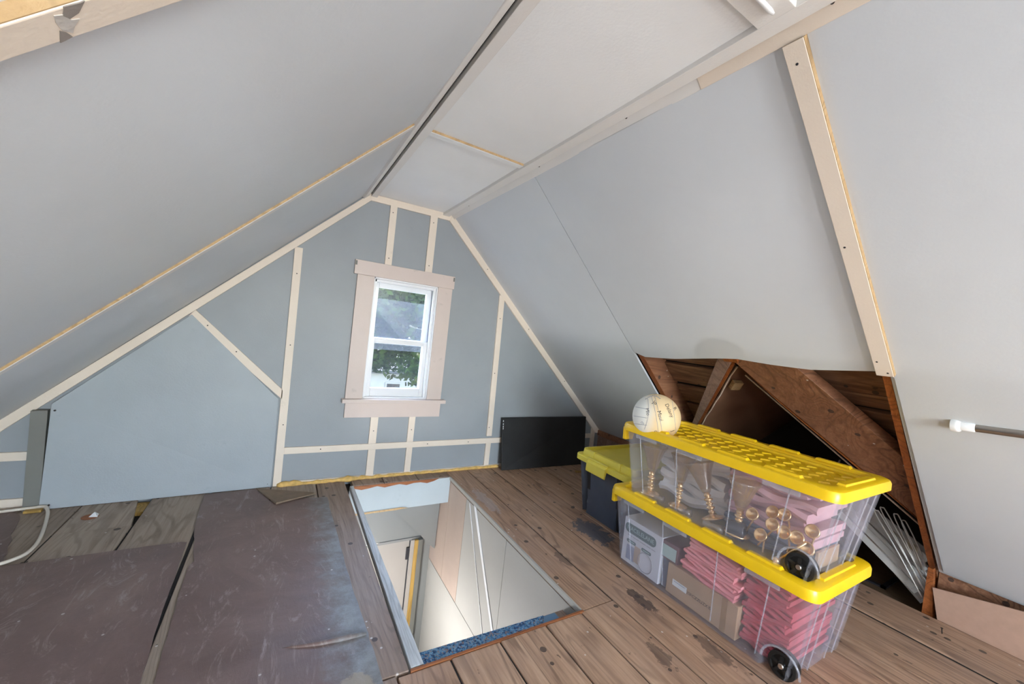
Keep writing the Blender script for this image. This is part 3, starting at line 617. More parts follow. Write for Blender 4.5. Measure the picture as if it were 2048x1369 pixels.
# ------------------------------------------------------------------ things on the left floor
m = MB(); P = [(-.85,2.452,.002),(.016,2.480,.002),(.012,2.484,.497),(-.396,2.484,.918),(-.846,2.474,.467)]
m.prism(P, (0,.012,0))
ap = thing('access_panel', (-.42,2.47,0), 'large pale blue-grey plywood panel leaning on the far wall', 'panel')
m.build('sheet', 'access_paint', ap, bevel=.0015)
for x, z in ((-.83,.44),(.0,.48),(.003,.14),(-.0,.02),(-.82,.02)):
    m = MB(); y = 2.452+(x+.85)*.033+z*.02; m.lathe((x,y+.003,z), [(0,0),(.004,0),(.004,.003),(0,.004)], 8, (0,-1,0)); m.build('nail_head', 'screw', ap)
def sheet(name, pts, label, mat='linoleum', th=.004, z=.0022, cat='flooring'):
    m = MB(); m.prism([(x,y,z) for x, y in pts], (0,0,th)); b = (sum(p[0] for p in pts)/len(pts), sum(p[1] for p in pts)/len(pts), z)
    o = m.build(name, mat); return tag(o, label, cat)
def jag(a, b, n, amp):
    return [(a[0]+(b[0]-a[0])*i/n+(random.uniform(-amp,amp) if 0 < i else 0), a[1]+(b[1]-a[1])*i/n+(random.uniform(-amp,amp) if 0 < i else 0)) for i in range(n)]
def poly(pts, amp, n=6):
    r = []
    for a, b in zip(pts, pts[1:]+pts[:1]): r += jag(a, b, n, amp)
    return r
sheet('linoleum_sheet', poly([(-.207,1.26),(-.213,1.409),(-.223,1.607),(-.226,1.79),(-.213,1.815),(-.255,2.081),(-.273,2.45),(-.051,2.459),(.046,2.237),(.052,2.288),(.284,2.262),(.286,2.055),(.296,1.676),(.30,1.455),(.312,1.249),(.318,1.106),(.322,.9),(.33,.2),(-.19,.2)], .0025, 5), 'worn brown linoleum sheet beside the stair opening, greyed along its edge')
sheet('linoleum_sheet', poly([(-.262,1.975),(-.285,1.983),(-.486,1.986),(-.725,1.985),(-1.25,1.98),(-1.25,.2),(-.20,.2),(-.236,1.273),(-.248,1.477)], .0015, 6), 'dark brown linoleum sheet nearest the viewer at lower left')
sheet('linoleum_sheet', poly([(-.915,2.455),(-.873,2.375),(-.81,2.138),(-.765,2.0),(-1.28,2.0),(-1.28,2.44)], .006, 5), 'small brown linoleum remnant at the far left under the white cable', mat='dusty_wood' if False else 'linoleum')
m = MB(); m.add([(-.051,2.46,.007),(.046,2.236,.007),(.228,2.303,.012),(.217,2.326,.010),(-.051,2.46,.010),(.046,2.238,.016),(.228,2.303,.015),(.217,2.328,.013)], [(0,1,2,3),(7,6,5,4),(0,4,5,1),(1,5,6,2),(2,6,7,3),(3,7,4,0)])
single(m, 'torn_flap', 'flap_paper', (.1,2.33,.007), 'folded tan paper flap torn from the linoleum near the far wall', 'paper')
# raised crease in the big sheet
m = MB(); m.tube([(.075,1.258,.005),(.12,1.245,.006),(.177,1.232,.006),(.25,1.225,.007),(.308,1.221,.006)], [.001,.006,.008,.010,.006], 8)
big = [o for o in bpy.data.objects if o.name == 'linoleum_sheet'][0]; m.build('crease', 'linoleum', big, smooth=True)
def smoothp(pts, k=6):
    out = []; P_ = [Vector(p) for p in pts]
    for i in range(len(P_)-1):
        p0, p1, p2_, p3 = P_[max(i-1,0)], P_[i], P_[i+1], P_[min(i+2, len(P_)-1)]
        for j in range(k):
            t = j/k; out.append(.5*((2*p1)+(p2_-p0)*t+(2*p0-5*p1+4*p2_-p3)*t*t+(3*p1-p0-3*p2_+p3)*t**3))
    return out+[P_[-1]]
m = MB(); z = .012
m.tube(smoothp([(-1.28,2.40,z),(-1.1,2.43,z),(-.957,2.446,z),(-.87,2.450,z+.004),(-.834,2.444,.020),(-.815,2.425,.018),(-.786,2.348,z),(-.736,2.158,z),(-.726,2.062,z),(-.743,2.013,z),(-.80,1.975,z),(-.95,1.93,z),(-1.25,1.9,z)]), .0062, 8)
single(m, 'cable', 'cable_white', (-.8,2.2,.003), 'white electrical cable looping over the boards at far left', 'cable', smooth=True)
m = MB(); m.box(-.885,-.832,2.425,2.446,.002,.012); single(m, 'wood_block', 'yellow_wood', (-.85,2.44,.002), 'small raw wood block at the foot of the leaning panel', 'block')

# ------------------------------------------------------------------ black board by the far wall
bb = thing('black_board', (1.85,2.40,0), 'flat black board leaning against the far wall beneath the slope', 'board')
m = MB(); m.hexa([(1.453,2.405,.002),(2.215,2.378,.002),(2.215,2.394,.006),(1.453,2.421,.006),(1.448,2.468,.372),(2.262,2.468,.372),(2.262,2.484,.374),(1.448,2.484,.374)]); m.build('board', 'black_board', bb, bevel=.002)
for i, z in enumerate((.352,.33,.312,.298)):
    m = MB(); m.box(1.4535,1.458,2.4655-(.372-z)*.17,2.468-(.372-z)*.17,z-.006,z+.005); m.build('paint_chip', 'label_white', bb)
m = MB(); m.prism([(2.02,2.26,.001),(2.10,2.235,.001),(2.085,2.22,.001),(2.01,2.235,.001)], (0,0,.006)); single(m, 'wood_scrap', 'yellow_wood', (2.05,2.24,0), 'tiny pale wood scrap on the floor below the black board', 'scrap')

# ------------------------------------------------------------------ totes
def rrect(x0, x1, y0, y1, r, nx=2, ny=2, nc=4):
    pts = []
    def side(a, b, n):
        for i in range(n): pts.append((a[0]+(b[0]-a[0])*i/n, a[1]+(b[1]-a[1])*i/n))
    def arc(cx, cy, a0):
        for i in range(nc): a = a0+math.pi/2*i/nc; pts.append((cx+r*math.cos(a), cy+r*math.sin(a)))
    side((x0+r,y0),(x1-r,y0),nx); arc(x1-r,y0+r,-math.pi/2); side((x1,y0+r),(x1,y1-r),ny); arc(x1-r,y1-r,0)
    side((x1-r,y1),(x0+r,y1),nx); arc(x0+r,y1-r,math.pi/2); side((x0,y1-r),(x0,y0+r),ny); arc(x0+r,y0+r,math.pi)
    return pts
def lerp(a, b, t): return a+(b-a)*t
def tote_lid(parent, x0, x1, y0, y1, zb, zt, mat, pattern):
    def rr(i, r): return rrect(x0+i, x1-i, y0+i, y1-i, r, 6, 12, 5)
    prof = [(0,.04,zb),(0,.04,zb+.6*(zt-zb)),(.004,.038,zt-.004),(.012,.034,zt),(.040,.03,zt),(.044,.028,zt-.013),(.058,.025,zt-.013),(.062,.022,zt-.021)]
    m = MB(); rs = [[(p[0],p[1],z) for p in rr(i, r)] for i, r, z in prof]
    rs = [[(p[0],p[1],zb) for p in rr(.008,.034)]]+rs
    m.rings(rs, True, True); lid = m.build('lid', mat, parent, smooth='auto')
    zc = zt-.021
    # raised clips along the inner edge
    m = MB(); n = 4
    for i in range(n):
        ya = y0+.09+(y1-y0-.18)*(i+.12)/n; yb = y0+.09+(y1-y0-.18)*(i+.80)/n
        for xx in (x0+.022, x1-.048): m.hexa([(xx,ya,zt-.002),(xx+.026,ya,zt-.002),(xx+.026,yb,zt-.002),(xx,yb,zt-.002),(xx+.003,ya+.006,zt+.0075),(xx+.023,ya+.006,zt+.0075),(xx+.023,yb-.006,zt+.0075),(xx+.003,yb-.006,zt+.0075)])
    for yy in (y0+.022, y1-.048):
        xa, xb = x0+.10, x1-.10; m.hexa([(xa,yy,zt-.002),(xb,yy,zt-.002),(xb,yy+.026,zt-.002),(xa,yy+.026,zt-.002),(xa+.006,yy+.003,zt+.006),(xb-.006,yy+.003,zt+.006),(xb-.006,yy+.023,zt+.006),(xa+.006,yy+.023,zt+.006)])
    m.build('clip_ridge', mat, lid, bevel=.0015)
    if pattern:
        m = MB(); nx, ny = 5, 13; gx = (x1-x0-.15)/nx; gy = (y1-y0-.16)/ny
        for i in range(nx):
            for j in range(ny):
                cx = x0+.075+gx*(i+.5); cy = y0+.08+gy*(j+.5)
                if pattern == 'centre' : pass
                a, b = gx*.49, gy*.49; zz = zc+.0045
                base = [(cx-a,cy,zc-.001),(cx,cy-b,zc-.001),(cx+a,cy,zc-.001),(cx,cy+b,zc-.001)]; k = .80
                m.hexa(base+[(cx+(p[0]-cx)*k, cy+(p[1]-cy)*k, zz) for p in base])
        m.build('diamond_pads', mat, lid)
    return lid
def wheel(parent, y, z, x, r=.041):
    m = MB(); prof = [(0,0),(.012,0),(.014,.004),(r*.72,.006),(r*.78,.0),(r,.002),(r*1.02,.008),(r*1.02,.034),(r*.95,.038),(0,.038)]
    m.lathe((x,y,z), prof, 28, (1,0,0)); wh = m.build('wheel', 'wheel_black', parent, smooth='auto')
    m = MB()
    for k in range(5):
        a = 2*math.pi*k/5+.3; d = Vector((0,math.cos(a),math.sin(a))); e = Vector((0,-d.z,d.y))*.0045; c = Vector((x-.001,y,z))
        m.prism([c+d*.012-e, c+d*r*.75-e, c+d*r*.75+e, c+d*.012+e], (.008,0,0))
    m.build('spoke', 'wheel_black', wh)
    m = MB(); m.lathe((x-.006,y,z), [(0,0),(.007,.0),(.0095,.003),(.0095,.008),(0,.008)], 16, (1,0,0)); m.build('hub_cap', 'chrome', wh, smooth='auto')
    return wh
def clear_tote(name, label, bx, by, z0, tx, ty, z1, lidb, lidz, wy, wz, pattern):
    t = thing(name, ((bx[0]+bx[1])/2, (by[0]+by[1])/2, z0), label, 'storage tote', 'clear wheeled totes with yellow lids')
    K = 24; rs = []
    def ring(u, inset=0):
        x0, x1, y0, y1 = lerp(bx[0],tx[0],u)+inset, lerp(bx[1],tx[1],u)-inset, lerp(by[0],ty[0],u)+inset, lerp(by[1],ty[1],u)-inset
        r = max(.012, .03-inset); zz = z0+(z1-z0)*u; out = []
        if u < .04 and not inset: k = .008; x0 += k; x1 -= k; y0 += k; y1 -= k
        for px, py in rrect(x0, x1, y0, y1, r, 14, 56, 5):
            f = (py-by[0])/(by[1]-by[0])
            # stepped corner channels and the moulded wheel housing
            if px < x0+.004: 
                if .15 < f < .19 or .86 < f < .90: px += .004
                dd = math.hypot((py-wy)*.92, (zz-wz) if zz > wz else 0)
                if dd < .056: px += .05*min(1, (.056-dd)/.012)
            if py < y0+.004:
                g = (px-x0)/(x1-x0)
                if .18 < g < .34 or .66 < g < .82: py += .012
            out.append((px, py, zz))
        return out
    for k in range(K+1): rs.append(ring(k/K))
    for k in range(K, -1, -1): 
        rr_ = ring(k/K, .004); rs.append([(p[0], p[1], max(p[2], z0+.006)) for p in rr_])
    m = MB(); m.rings(rs, True, True); body = m.build('body', 'tote_clear', t, smooth='auto')
    for y in (.11, .345, .64, .86):
        yb = lerp(by[1], by[0], y); yt = lerp(ty[1], ty[0], y)
        m = MB(); m.tube([(bx[0]-.0005,yb,z0+.03),(tx[0]-.0005,yt,z1-.004)], .0022, 5); m.build('rib', 'tote_rib', body)
    for px_ in (.18,.34,.66,.82):
        m = MB(); m.tube([(lerp(bx[0],bx[1],px_),by[0]-.0005,z0+.01),(lerp(tx[0],tx[1],px_),ty[0]-.0005,z1-.004)], .002, 5); m.build('rib', 'tote_rib', body)
    for y in (.16,.42,.83):
        yt = lerp(ty[1], ty[0], y); m = MB(); m.box(tx[0]-.010,tx[0]-.004,yt-.055,yt+.055,z1-.022,z1); m.build('rim_tab', 'tote_rib', body, bevel=.002)
    # arch lip around the wheel
    m = MB(); m.tube([(bx[0]-.001, wy+.056*math.cos(a), max(z0+.006, wz+.058*math.sin(a))) for a in [math.pi*k/14 for k in range(15)]], .0035, 6); m.build('wheel_arch', 'tote_rib', body, smooth=True)
    tote_lid(t, *lidb, *lidz, 'yellow_lid', pattern)
    wheel(t, wy, wz, bx[0]+.010)
    w2_ = wheel(t, wy+.03, wz, bx[1]-.054)
    # yellow carrying latch at the far end
    m = MB(); yy = lidb[3]; xm = lidb[0]+.035
    m.hexa([(xm,yy-.006,lidz[0]-.055),(xm+.05,yy-.006,lidz[0]-.055),(xm+.05,yy+.012,lidz[0]-.055),(xm,yy+.012,lidz[0]-.055),(xm-.01,yy-.012,lidz[0]+.006),(xm+.06,yy-.012,lidz[0]+.006),(xm+.06,yy+.006,lidz[0]+.006),(xm-.01,yy+.006,lidz[0]+.006)]); m.build('latch', 'yellow_lid', t, bevel=.003)
    return t
T1 = clear_tote('clear_tote', 'lower clear wheeled tote with yellow lid holding boxes and pink napkins', (1.437,1.815), (.530,1.245), .003, (1.420,1.835), (.490,1.298), .308, (1.405,1.850,.472,1.315), (.305,.343), .556, .046, None)
T2 = clear_tote('clear_tote', 'upper clear wheeled tote with yellow lid holding gold glass vases', (1.437,1.812), (.515,1.225), .331, (1.420,1.833), (.468,1.275), .618, (1.405,1.848,.450,1.292), (.615,.650), .543, .374, 'all')
# black tote with the paler yellow lid
bt = thing('black_tote', (1.93,1.54,0), 'dark plastic tote with a pale yellow snap lid behind the clear totes', 'storage tote')
rs = []
for k in range(11):
    u = k/10; i = lerp(.028, 0, u); zz = .002+.315*u; ring = []
    for px, py in rrect(1.595+i, 2.25-i, 1.345+i, 1.765-i, .045-.02*u, 12, 24, 5):
        g = (py-1.345)/.42
        if px < 1.60+i and (.80 < g < .86 or .16 < g < .22): px += .022
        ring.append((px, py, zz))
    rs.append(ring)
m = MB(); m.rings(rs, True, True); m.build('body', 'slate_plastic', bt, smooth='auto')
for y0_, y1_ in ((1.652,1.682),(1.42,1.45)):
    m = MB(); m.prism([(1.6235,y0_-.008,.012),(1.6235,y1_-.012,.012),(1.5945,y1_,.305),(1.5945,y0_+.006,.305)], (.012,0,0)); m.build('groove_shade', 'groove_shade_black', bt)  # black strips stand in for the shade in the body grooves
def rr2(i, r): return rrect(1.575+i, 2.27-i, 1.325+i, 1.785-i, r, 6, 8, 5)
m = MB(); m.rings([[(p[0],p[1],z) for p in rr2(i, r)] for i, r, z in ((.006,.04,.302),(0,.045,.304),(0,.045,.330),(.004,.04,.334),(.026,.035,.335),(.030,.033,.366),(.036,.03,.370),(.046,.028,.370),(.050,.026,.352),(.06,.02,.350))]); ld = m.build('lid', 'pale_yellow_lid', bt, smooth='auto')
for y in (1.45,1.655):
    m = MB(); m.hexa([(1.597,y-.012,.334),(1.625,y-.012,.334),(1.625,y+.012,.334),(1.597,y+.012,.334),(1.602,y-.008,.3725),(1.625,y-.008,.3725),(1.625,y+.008,.3725),(1.602,y+.008,.3725)]); m.build('lid_rib', 'pale_yellow_lid', ld, bevel=.002)
lt = MB(); lt.prism([(1.578,1.655,.338),(1.558,1.655,.322),(1.556,1.655,.270),(1.566,1.655,.266),(1.572,1.655,.30),(1.585,1.655,.33)], (0,-.15,0)); lt.build('latch', 'pale_yellow_lid', bt, bevel=.003)
m = MB(); m.box(1.570,1.586,1.50,1.66,.334,.342); m.build('latch_hinge', 'pale_yellow_lid', bt, bevel=.002)

# ------------------------------------------------------------------ writing helper
def text_pts(s, size, bold=0):
    cu = bpy.data.curves.new('writing', 'FONT'); cu.body = s; cu.size = 1; cu.align_x = 'CENTER'; cu.align_y = 'CENTER'; cu.offset = bold; cu.resolution_u = 3
    ob = bpy.data.objects.new('writing', cu); col.objects.link(ob); bpy.context.view_layer.update()
    me = bpy.data.meshes.new_from_object(ob); vs = [(v.co.x*size, v.co.y*size) for v in me.vertices]; fs = [tuple(p.vertices) for p in me.polygons]
    bpy.data.objects.remove(ob); bpy.data.meshes.remove(me); return vs, fs
def text_on_face(s, size, cy, cz, x, parent, mat, squeeze=1, rot=0):
    """flat print on a face looking towards -x; reading direction is towards -y"""
    vs, fs = text_pts(s, size); c, sn = math.cos(rot), math.sin(rot)
    m = MB(); m.add([(x, cy-(u*c-v*sn)*squeeze, cz+(u*sn+v*c)) for u, v in vs], fs); return m.build('lettering', mat, parent)
# ------------------------------------------------------------------ volleyball
BC = Vector((1.485,1.163,.698)); BR = .1035
vb_ = thing('volleyball', (BC.x, BC.y, BC.z), 'off-white volleyball with handwritten names resting on the upper yellow lid', 'ball')
m = MB(); m.sphere(BC, BR, 40, 24); m.build('cover', 'ball_leather', vb_, smooth=True)
tocam = (Vector((0,0,1))-BC).normalized(); rgt = tocam.cross(Vector((0,0,1))).normalized()*-1; upv = rgt.cross(tocam)*-1
if upv.z < 0: upv = -upv
def on_ball(u, v, k=1.002):
    # u to the right, v up, in radii
    l2 = min(.98, u*u+v*v); return BC+(rgt*u+upv*v+tocam*math.sqrt(1-l2))*BR*k
def seam(pts):
    m = MB(); m.tube([on_ball(*p, 1.0) for p in pts], .0011, 5); m.build('seam', 'print_grey', vb_)
for off in (-.02, .12): seam([(off-.28+.5*t+.05*math.sin(3*t), .85-1.7*t) for t in [i/16 for i in range(17)]])
seam([(-.42+.1*math.sin(t*3), .7-1.3*t) for t in [i/12 for i in range(13)]])
for v in (.28,-.12,-.45): seam([(-.93+.55*t+(.12*abs(v)), v*(1-.1*t)) for t in [i/8 for i in range(9)]])
seam([(.55+.3*t, .75-1.3*t) for t in [i/10 for i in range(11)]])
for s_, u, v, size, rot in (('Mlo',-.36,.15,.20,-1.25),('Maui',.14,.07,.22,-1.2),('Delany',.47,.35,.21,-1.05),('Jo',-.12,.57,.20,-.5),('R',.68,.47,.2,-.8),('Q',.05,-.62,.17,-.3),('w',-.06,-.68,.14,-.3),('ki',.45,-.62,.16,-1.3),('J',.70,-.45,.19,-1.0),('m',-.50,-.34,.2,-.7)):
    vs, fs = text_pts(s_, size); c, sn = math.cos(rot), math.sin(rot)
    m = MB(); m.add([on_ball(u+a*c-b*sn, v+a*sn+b*c, 1.006) for a, b in vs], fs); m.build('handwriting', 'ink' if s_ != 'm' else 'print_grey', vb_)

m = MB(); m.tube([on_ball(-.52+.6*t, .66+.22*math.sin(t*2.6)+.022*math.sin(t*46), 1.003) for t in [i/60 for i in range(61)]], .0014, 5); m.build('handwriting', 'print_grey', vb_)
# ------------------------------------------------------------------ contents of the upper tote
def vase(x, y, z, h, r, tilt, label, standz=None):
    t = thing('glass_vase', (x,y,z), label, 'vase', 'gold glass vases in the upper tote')
    ax = Vector(tilt).normalized(); fl = lambda hh, a: .055*math.cos(14*a)*max(0, (hh/h-.42))*1.6
    prof = [(0,.45*h),(r*.26,.45*h),(r*.34,.5*h),(r*.44,.6*h),(r*.56,.72*h),(r*.72,.86*h),(r*.90,.96*h),(r,h),(r*.95,h),(r*.84,.955*h),(r*.5,.72*h),(r*.3,.52*h),(0,.5*h)]
    m = MB(); m.lathe((x,y,z), prof, 56, ax, fl); m.build('bowl', 'gold_glass', t, smooth=True)
    prof = [(0,0),(r*.75,0),(r*.78,.015*h),(r*.5,.04*h),(r*.2,.07*h)]
    for k in range(5):
        b = .09*h+k*.072*h; rr_ = r*(.30 if k % 2 else .24); prof += [(r*.13,b-.018*h),(rr_*.9,b+.01*h),(rr_,b+.03*h),(rr_*.8,b+.045*h)]
    prof += [(r*.2,.455*h),(0,.46*h)]
    m = MB(); m.lathe((x,y,z), prof, 20, ax); m.build('beaded_stem', 'gold_ring', t, smooth=True)
    return t
vase(1.51,1.168,.342,.222,.058,(0,.02,1),'gold fluted glass vase nearest the ball end of the upper tote')
vase(1.52,1.028,.342,.222,.050,(0,.0,1),'gold fluted glass vase second from the ball in the upper tote')
vase(1.53,.875,.36,.215,.058,(-.05,.42,1),'gold fluted glass vase tilted over in the upper tote')
vase(1.50,.765,.36,.20,.056,(0,-.02,1),'gold fluted glass vase beside the candle holders in the upper tote')
for (y, zz, x, ty) in ((1.105,.352,1.475,.06),(.965,.352,1.475,.05),(.84,.352,1.47,.07)):
    m = MB(); m.lathe((x,y+ty/2,zz), [(0,0),(.014,.0),(.016,.01),(.009,.025),(.013,ty*.7),(.016,ty),(0,ty)], 16, (.1,-1,.05))
    single(m, 'glass_stopper', 'gold_glass', (x,y,zz-.01), {1.105:'loose gold glass stopper lying below the vase nearest the ball', .965:'loose gold glass stopper lying in front of the second vase', .84:'loose gold glass stopper lying below the tilted vase'}[y], 'glassware', 'loose glass stoppers in the upper tote', smooth=True)
def candle(y, z, x, stick, label):
    t = thing('candle_holder', (x,y,z), label, 'candle holder', 'gold candle holders in the upper tote')
    ax = Vector((-1, .15, .45)).normalized(); m = MB()
    m.lathe((x,y,z), [(.006,-.02),(.018,-.006),(.021,.006),(.0225,.008),(.0185,.008),(.014,-.008),(0,-.010)], 20, ax); m.build('cup', 'gold_ring', t, smooth=True)
    m = MB(); m.tube([Vector((x,y,z))-ax*.018, Vector((x,y,z))+Vector(stick)], .003, 6); m.build('stick', 'gold_ring', t)
    return t
cs = [(.644,.453,(.02,.05,-.10)),(.607,.444,(.02,-.02,-.09)),(.570,.446,(.02,.02,-.09)),(.676,.401,(.0,-.01,-.055)),(.540,.425,(.02,.03,-.07)),(.572,.392,(.01,-.03,-.04)),(.711,.458,(.03,.04,-.10)),(.668,.478,(.03,.02,-.12)),(.632,.486,(.03,-.02,-.1)),(.548,.470,(.03,.02,-.1))]
lbl = ['gold candle cup at the top left of the cluster in the upper tote','gold candle cup in the middle of the cluster in the upper tote','gold candle cup right of the cluster middle in the upper tote','gold candle cup standing alone left of the cluster, low in the upper tote','gold candle cup lying above the wheel of the upper tote','lowest gold candle cup just above the wheel of the upper tote','gold candle cup beside the foot of the last vase','gold candle cup at the back of the cluster near the last vase','uppermost gold candle cup at the back of the cluster','rightmost gold candle cup against the tote corner']
for (y, z, s_), L_ in zip(cs, lbl): candle(y, z, 1.485 if z < .47 else 1.53, s_, L_)
m = MB(); m.tube([(1.462,.612,.353),(1.468,.541,.449)], .004, 8); m.sphere((1.462,.612,.353), .012, 10, 6); single(m, 'gold_rod', 'gold_ring', (1.462,.6,.342), 'slanting gold rod with a ball end behind the upper wheel', 'rod', smooth=True)
m = MB(); m.lathe((1.49,.79,.37), [(0,0),(.03,0),(.032,.004),(.032,.05),(.028,.055),(0,.055)], 20, (.2,-1,.1)); single(m, 'dark_jar', 'dark_glass', (1.49,.77,.34), 'small dark glass jar on its side among the vases', 'jar', smooth='auto')
def bundle(name, mat, x0, x1, y0, y1, z0, z1, nfold, label, amp=.012, seed=1, cat='cloth', tilt=0):
    """folded cloths lying one on another, the folds are its parts"""
    rnd = random.Random(seed); t = thing(name, ((x0+x1)/2,(y0+y1)/2,z0), label, cat); h = (z1-z0)/nfold
    for k in range(nfold):
        a, b = z0+h*k, z0+h*(k+1)*1.0; dx = rnd.uniform(-amp, amp*.3); d0, d1 = rnd.uniform(-amp, amp), rnd.uniform(-amp, amp); rows = []; n = 14
        for i in range(n+1):
            u = i/n; y = lerp(y0+d0, y1+d1, u); w_ = .35*h*math.sin(9*u+k*1.7); zz = tilt*(u-.5)
            rows.append([(x0+dx+h*.3, y, a+w_+zz), (x1, y, a+w_+zz), (x1, y, b+w_*.6+zz), (x0+dx+h*.3, y, b+w_*.6+zz), (x0+dx, y, (a+b)/2+w_+zz)])
        m = MB(); m.rings(rows); m.build('fold', mat, t, smooth='auto')
    return t
bundle('folded_cloth', 'white_cloth', 1.60, 1.80, .86, 1.19, .345, .57, 6, 'crumpled white cloth bundle behind the vases in the upper tote', .02, 3)
bundle('folded_cloth', 'mauve_cloth', 1.57, 1.79, .575, .84, .40, .595, 7, 'mauve pink cloth bundle above the candle holders in the upper tote', .03, 4)
bundle('folded_cloth', 'navy_card', 1.54, 1.79, .57, .84, .345, .40, 3, 'slate blue cloth at the bottom of the upper tote', .02, 8)
m = MB(); m.box(1.56,1.72,.537,.545,.343,.40); single(m, 'card_piece', 'cardboard', (1.64,.54,.343), 'tan card piece against the near end of the upper tote', 'card')
# ------------------------------------------------------------------ contents of the lower tote
wbx = thing('white_box', (1.5,1.14,.012), 'white printed carton with a teal label at the far end of the lower tote', 'box')
m = MB(); m.box(1.452,1.60,1.032,1.24,.012,.212); m.build('carton', 'box_white', wbx, bevel=.002)
m = MB(); m.prism([(1.4515,y,z) for y, z in rrect(1.06,1.232,.150,.192,.019,2,2,5)], (-.001,0,0)); lp_ = m.build('label_plate', 'label_teal', wbx)
text_on_face('NACELELANE', .026, 1.145, .171, 1.4501, wbx, 'label_pale', .95)
for a_, b_ in ((1.215,1.188),(1.184,1.150),(1.146,1.112),(1.108,1.085),(1.081,1.06)):
    m = MB(); m.box(1.4512,1.4517,b_,a_,.1365,.1395); m.build('printed_line', 'print_grey', wbx)
for y in (1.19,1.105):
    m = MB(); m.prism([(1.4515,a,b) for a, b in rrect(y-.026,y+.026,.106,.120,.006,1,1,4)], (-.001,0,0)); m.build('label_plate', 'label_teal', wbx)
    m = MB(); m.box(1.4500,1.4504,y-.018,y+.018,.1115,.1145); m.build('printed_line', 'label_pale', wbx)
m = MB(); m.box(1.4508,1.4516,1.165,1.212,.03,.095); m.build('printed_picture', 'print_blue', wbx)
m = MB(); m.box(1.4505,1.4516,1.135,1.168,.035,.108); m.build('printed_picture', 'print_tan', wbx)
m = MB(); m.tube([(1.4512,1.105+.038*math.cos(a),.062+.042*math.sin(a)) for a in [2*math.pi*k/28 for k in range(29)]], .0022, 5); m.build('printed_picture', 'print_grey', wbx)
sb = thing('small_box', (1.5,1.0,.135), 'small maroon framed box with a pale label above the cardboard carton', 'box')
m = MB(); m.box(1.458,1.58,.958,1.046,.135,.208); m.build('carton', 'maroon_frame', sb, bevel=.002)
m = MB(); m.box(1.4565,1.458,.966,1.036,.142,.192); m.build('label_plate', 'label_pale', sb)
cb = thing('cardboard_box', (1.56,.85,.012), 'brown cardboard carton with a white shipping label in the lower tote', 'box')
m = MB(); m.box(1.455,1.72,.705,.995,.012,.132); m.build('carton', 'cardboard', cb, bevel=.003)
m = MB(); m.box(1.454,1.456,.743,.763,.012,.132); m.build('tape', 'tape_tan', cb)
m = MB(); m.box(1.4538,1.455,.902,.966,.055,.078); m.build('shipping_label', 'label_white', cb)
m = MB(); m.box(1.4533,1.4537,.91,.96,.071,.0735); m.build('printed_line', 'print_blue', cb); text_on_face('K2SFCZZUZX1', .0165, .858, .063, 1.4542, cb, 'ink', 1.0); text_on_face('5', .016, .803, .063, 1.4542, cb, 'ink')
m = MB(); m.box(1.47,1.56,1.0,1.028,.012,.130); single(m, 'navy_card', 'navy_card', (1.5,1.014,.012), 'slate blue card wedged between the white carton and the brown carton', 'card')
m = MB(); m.box(1.62,1.80,.96,1.24,.012,.27); single(m, 'navy_box', 'navy_card', (1.7,1.1,.012), 'slate blue box at the back of the lower tote', 'box', bevel=.003)
bundle('napkin_stack', 'salmon_cloth', 1.458, 1.74, .72, .925, .136, .265, 11, 'stack of salmon pink napkins on the brown carton', .014, 5, tilt=.012)
bundle('napkin_stack', 'red_pink_cloth', 1.475, 1.79, .56, .695, .02, .27, 16, 'tall stack of dark pink folded cloths at the wheel end of the lower tote', .012, 6)

# ------------------------------------------------------------------ closet rod, strips by the opening
rd = thing('closet_rod', (1.79,.331,.875), 'brushed steel rod with a white end cap on the right slope', 'rod')
p0 = Vector((1.785,.325,.873)); dr = Vector((-.012,-.139,.009)).normalized()
m = MB(); m.lathe(p0, [(0,.03),(.0115,.03),(.0115,1.2),(0,1.2)], 20, dr); m.build('tube', 'rod_steel', rd, smooth='auto')
m = MB(); m.lathe(p0, [(0,-.004),(.019,-.004),(.0195,.006),(.0185,.012),(.0140,.016),(.0135,.042),(.0115,.045),(0,.045)], 24, dr); m.build('end_cap', 'white_plastic', rd, smooth='auto')
m = MB(); m.lathe(p0+dr*1.24, [(0,0),(.019,0),(.0195,-.008),(.0140,-.016),(.0135,-.042),(0,-.045)], 24, dr); m.build('end_cap', 'white_plastic', rd, smooth='auto')
bd_ = thing('strip_bundle', (2.62,.55,-.03), 'bundle of pale plastic strips and cord lying in the opening behind the totes', 'bundle')
rnd = random.Random(11)
for k in range(14):
    u = k/13; x = 2.53+.13*rnd.random(); a = Vector((x, .474+.03*rnd.random(), .0+.22*u)); b = Vector((x+.03*rnd.uniform(-1,1), .78+.03*rnd.random(), .235+.16*u+.02*rnd.random()))
    d = (b-a).normalized(); wv = Vector((.25,-.35,.5)).normalized()*.013; tv = Vector((.004,0,.002))
    m = MB(); m.prism([a-wv, b-wv, b+wv, a+wv], tv); m.build('strip', 'strip_white' if k in (0,1) else ('strip_grey' if k % 3 else 'clear_sheet'), bd_)
for k, (yy, zz) in enumerate(((.66,.35),(.645,.37),(.60,.36),(.575,.34))):
    x = 2.505+.01*k; a1 = Vector((x,.480+.006*k,.05+.035*k)); top = Vector((x,yy,zz))
    m = MB(); m.tube(smoothp([a1, a1.lerp(top,.5)+Vector((0,.006,.006)), top+Vector((0,.004,-.012)), top+Vector((0,0,.004)), top+Vector((0,-.014,-.008)), a1.lerp(top,.5)+Vector((0,-.02,.0)), a1+Vector((0,-.012,.02))], 5), .0028, 6); m.build('cord', 'strip_white', bd_, smooth=True)
m = MB(); m.tube([(2.24,.462,.56),(2.225,.49,.578),(2.21,.52,.592)], .0022, 6); m.build('nail', 'strip_grey', wall_right)
